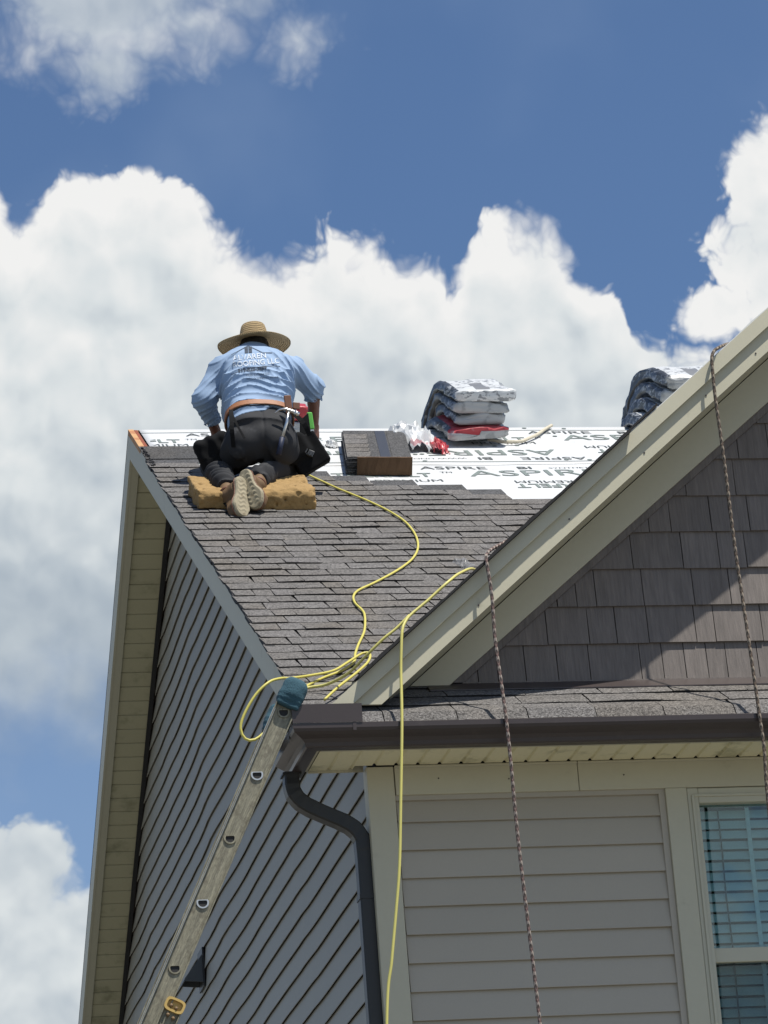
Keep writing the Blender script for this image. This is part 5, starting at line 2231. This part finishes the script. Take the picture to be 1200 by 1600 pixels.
roofpts = [(.420, 4.180), (.526, 4.162), (.600, 3.950), (.658, 3.755), (.715, 3.60), (.780, 3.41), (.835, 3.20), (.867, 2.991), (.868, 2.78), (.846, 2.568), (.800, 2.36), (.729, 2.171), (.640, 2.01),
           (.540, 1.86), (.420, 1.70), (.311, 1.564), (.262, 1.45), (.245, 1.329), (.252, 1.21), (.243, 1.098), (.185, .84), (.107, .611), (.060, .46), (.025, .33), (-.06, .20), (-.17, .09), (-.26, -.02), (-.33, -.16)]
line_thing('air_hose', [(x, y, roof_z(y) + ho / CT) for x, y in roofpts], .0062, yel, 'yellow air hose snaking down the new shingles from the worker', 'air hose', .025)
line_thing('air_hose', [(-.235, -.29, 5.845), (-.14, -.16, 5.945), (-.03, .02, 6.055), (.07, .22, 6.170), (.105, .34, 6.245), (.075, .36, 6.255), (-.02, .235, 6.175), (-.115, .10, 6.095), (-.235, .0, 6.045),
                        (-.36, -.16, 5.985), (-.432, -.36, 5.925), (-.500, -.44, 5.885), (-.565, -.45, 5.825), (-.620, -.45, 5.738), (-.640, -.45, 5.675), (-.622, -.45, 5.630), (-.580, -.445, 5.626), (-.52, -.43, 5.672),
                        (-.475, -.38, 5.715), (-.45, -.30, 5.74), (-.40, -.26, 5.79), (-.36, -.25, 5.82)],
           .0062, yel, 'yellow hose looped in a slack coil over the ladder top', 'air hose', .02)
line_thing('hose_line', [(.81, .9, 6.74), (.60, .2, 6.60), (.43, -.25, 6.435), (.345, -.385, 6.352), (.285, -.395, 6.300), (.235, -.40, 6.256), (.185, -.405, 6.216), (.148, -.412, 6.184), (.122, -.425, 6.150), (.104, -.44, 6.108), (.092, -.446, 6.02), (.082, -.45, 5.915),
                         (.063, -.478, 5.675), (.030, -.488, 5.330), (.003, -.49, 5.050), (-.026, -.49, 4.854), (-.062, -.49, 4.634), (-.104, -.49, 4.362), (-.19, -.52, 3.3), (-.22, -.6, 1.6), (-.20, -.62, .15)],
           .0066, yel2, 'thin yellow line hanging straight down past the corner post', 'hose', .025)
line_thing('hose_line', [(.150, -.405, 6.190), (.085, -.40, 6.130), (.026, -.395, 6.086), (-.05, -.36, 6.02), (-.115, -.25, 5.975), (-.19, -.12, 5.965), (-.26, -.08, 5.965), (-.32, -.10, 5.945)], .0066, yel2,
           'short yellow strand lying along the foot of the gable rake', 'hose', .02)
line_thing('cord', [(2.372, 5.387, 9.292), (2.29, 5.26, 9.215), (2.21, 5.129, 9.134), (2.13, 5.03, 9.072), (2.059, 4.95, 9.022), (1.99, 4.925, 9.008), (1.93, 4.94, 9.016), (1.86, 4.99, 9.05)], .0105,
           mat('dirty_white_cord', lin(188, 180, 160), .8, vary=.2, vscale=20), 'dirty white cord lying from the ridge to the middle bundle stack', 'cord')

# ---- ladder
LD = Vector((.434, 0, .901)).normalized()
LN = Vector((LD.z, 0, -LD.x))                      # towards the house
P0 = Vector((-.448, 0, 5.744))
alu = bpy.data.materials.new('weathered_fibreglass_rail')
alu.use_nodes = True
t = NT(alu.node_tree)
tc = t.n.new('ShaderNodeTexCoord')
geo = t.n.new('ShaderNodeNewGeometry')
pos = geo.outputs['Position']
al = t.vmath('DOT_PRODUCT', pos, tuple(LD))
ac = t.vmath('DOT_PRODUCT', pos, tuple(LN))
st_ = t.comb(t.math('MULTIPLY', al, 2.2), t.math('MULTIPLY', ac, 60.0), 0)
st2 = t.comb(t.math('MULTIPLY', al, 9.0), t.math('MULTIPLY', ac, 90.0), 3.0)
k = t.math('MULTIPLY_ADD', t.math('SUBTRACT', t.noise(st_, 1.0, 5, .65), .5), 1.5, 1.0)
k = t.math('MULTIPLY', k, t.math('MULTIPLY_ADD', t.math('SUBTRACT', t.noise(st2, 1.6, 4, .65), .5), 1.1, 1.0))
col = t.vmath('SCALE', Vector(lin(130, 126, 108)), k)
k3 = t.math('MULTIPLY_ADD', t.math('SUBTRACT', t.noise(t.comb(t.math('MULTIPLY', al, 40.0), t.math('MULTIPLY', ac, 190.0), 7.0), 1.0, 3, .7), .5), 1.5, 1.0)
col = t.vmath('SCALE', col, k3)
col = t.mix(t.smooth(t.noise(pos, 26, 5, .65), .50, .68, 0, .6), col, Vector(lin(96, 90, 76)))
t.put(t.n['Principled BSDF'].inputs['Base Color'], col)
t.n['Principled BSDF'].inputs['Roughness'].default_value = .55
t.n['Principled BSDF'].inputs['Metallic'].default_value = .25
alu2 = mat('bright_aluminium', (.60, .60, .58), .38, metal=.9, vary=.1, vscale=20)
LL = 6.15
lad = empty('ladder', P0 - LD * LL, 'weathered grey extension ladder leaning on the gutter corner', 'ladder')
CH, YW = .047, .40


def rail(y0, out, a0, a1, ch, parent, name='rail', off=0.0):
    """channel section: web facing out, flanges turned in"""
    b = MB()
    cy = y0
    for a, c, wy, hy in ((-ch, ch, 0, .004),):
        ctr = P0 + LD * (a0 + a1) / 2 + Vector((0, cy, 0)) + LN * off
        b.obox(ctr, LN, (0, 1, 0), LD, ch - .006, .0022, (a1 - a0) / 2)
    for sg in (-1, 1):
        ctr = P0 + LD * (a0 + a1) / 2 + LN * (sg * (ch - .003) + off) + Vector((0, cy + out * .006, 0))
        b.obox(ctr, LN, (0, 1, 0), LD, .003, .013, (a1 - a0) / 2)
    return b.obj(name, alu, parent, bevel=.0015)


r1 = rail(-.447, -1, -LL, .055, CH, lad)
r2 = rail(-.447 + YW, 1, -LL, .055, CH, lad)
b = MB()
ctr = P0 + LD * (-LL / 2) + LN * -(CH - .003) + Vector((0, -.4625, 0))
b.obox(ctr, LN, (0, 1, 0), LD, .0045, .0018, LL / 2)
b.obj('rail_edge', alu2, lad)
for i in range(20):
    c = P0 + LD * (-.3067 * i)
    b = MB()
    pts, n = [], 20
    for k_ in range(n):
        a = 2 * math.pi * k_ / n
        ca, sa = math.cos(a), math.sin(a)
        rr = .0165 if sa < .55 else .0165 * .55 / max(sa, .55) * 1.15
        pts.append((ca * .0265 if sa < .3 else ca * .0275, sa * .0245 if sa < .5 else .0135))
    ya, yb_ = -.455, -.447 + YW + .008
    for y0_, y1_ in ((ya, yb_),):
        vo, vi, vo2, vi2 = [], [], [], []
        for px_, pz_ in pts:
            o_ = c + Vector((px_, 0, pz_))
            i_ = c + Vector((px_ * .74, 0, pz_ * .74))
            vo.append((o_.x, y0_, o_.z)); vi.append((i_.x, y0_, i_.z)); vo2.append((o_.x, y1_, o_.z)); vi2.append((i_.x, y1_, i_.z))
        v = vo + vi + vo2 + vi2
        f = []
        for k_ in range(n):
            j = (k_ + 1) % n
            f += [(k_, j, n + j, n + k_), (2 * n + j, 2 * n + k_, 3 * n + k_, 3 * n + j), (j, k_, 2 * n + k_, 2 * n + j), (n + k_, n + j, 3 * n + j, 3 * n + k_)]
        b.add(v, f)
        # black disc just inside the mouth, painted for the shade of the hollow
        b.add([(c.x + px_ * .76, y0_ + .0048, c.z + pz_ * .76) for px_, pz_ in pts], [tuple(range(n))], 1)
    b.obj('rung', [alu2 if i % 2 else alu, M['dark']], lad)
# lower section sliding behind, with its yellow end guide
r3 = rail(-.452, -1, -LL, -1.395, .040, lad, off=.058)
rail(-.452 + YW, 1, -LL, -1.395, .040, lad, off=.058)
guide = mat('yellow_plastic_guide', lin(190, 160, 92), .5, vary=.08, vscale=20)
gc = P0 + LD * -1.376 + LN * .060 + Vector((0, -.463, 0))
b = MB()
fr_ = 12
outer, inner = [], []
for k_ in range(24):
    a = 2 * math.pi * k_ / 24
    ca, sa = math.cos(a), math.sin(a)
    r = (abs(ca) ** 4 + abs(sa) ** 4) ** -.25
    outer.append((ca * r * .043, sa * r * .030))
    inner.append((ca * r * .033, sa * r * .020))
G = lambda a, c, y: tuple(gc + LN * a + LD * c + Vector((0, y, 0)))
v = [G(a, c, -.012) for a, c in outer] + [G(a, c, -.012) for a, c in inner] + [G(a, c, .010) for a, c in outer] + [G(a, c, .004) for a, c in inner]
f = []
for k_ in range(24):
    j = (k_ + 1) % 24
    f += [(k_, j, 24 + j, 24 + k_), (j, k_, 48 + k_, 48 + j), (24 + k_, 24 + j, 72 + j, 72 + k_)]
f.append(tuple(72 + k_ for k_ in range(24)))
b.add(v, f)
b.obj('end_guide', guide, lad, label='yellow plastic guide with two rivets')
for a, c in ((-.014, -.006), (.010, -.010), (-.012, -.048), (.014, -.054)):
    b = MB()
    b.tube([G(a, c, -.004), G(a, c, -.013), G(a, c, -.016)], lambda u: .0085 * (1 - .55 * u * u), 12)
    b.obj('rivet', mat('rusty_rivet', lin(120, 96, 66), .6, vary=.3, vscale=80) if a == -.014 else bpy.data.materials['rusty_rivet'], lad, smooth=True)
teal = mat('teal_fleece_mitt', lin(50, 82, 94), .95, vary=.14, vscale=16, fine=.25, fscale=160, bump=.9, bscale=140, bdist=.004)


def mitt(y0):
    c = np.array(P0 + LD * .104 + Vector((.004, y0, 0)))
    A3 = np.array([tuple(LN), (0, 1, 0), tuple(LD)])

    def f_(p):
        q = (p - c) @ A3.T
        d = rbox(p, c, A3, (.056, .046, .060), .040)
        d = smin(d, rbox(p, c - A3[2] * .050, A3, (.052, .036, .030), .012), .02)
        return d - .004 * vnoise(p, 22, 3) - .002 * np.sin(q[:, 2] * 220) * (q[:, 2] < -.035)
    return solid('rail_mitt', f_, c - .14, c + .14, .006, teal, lad)


mitt(-.447)
mitt(-.447 + YW)
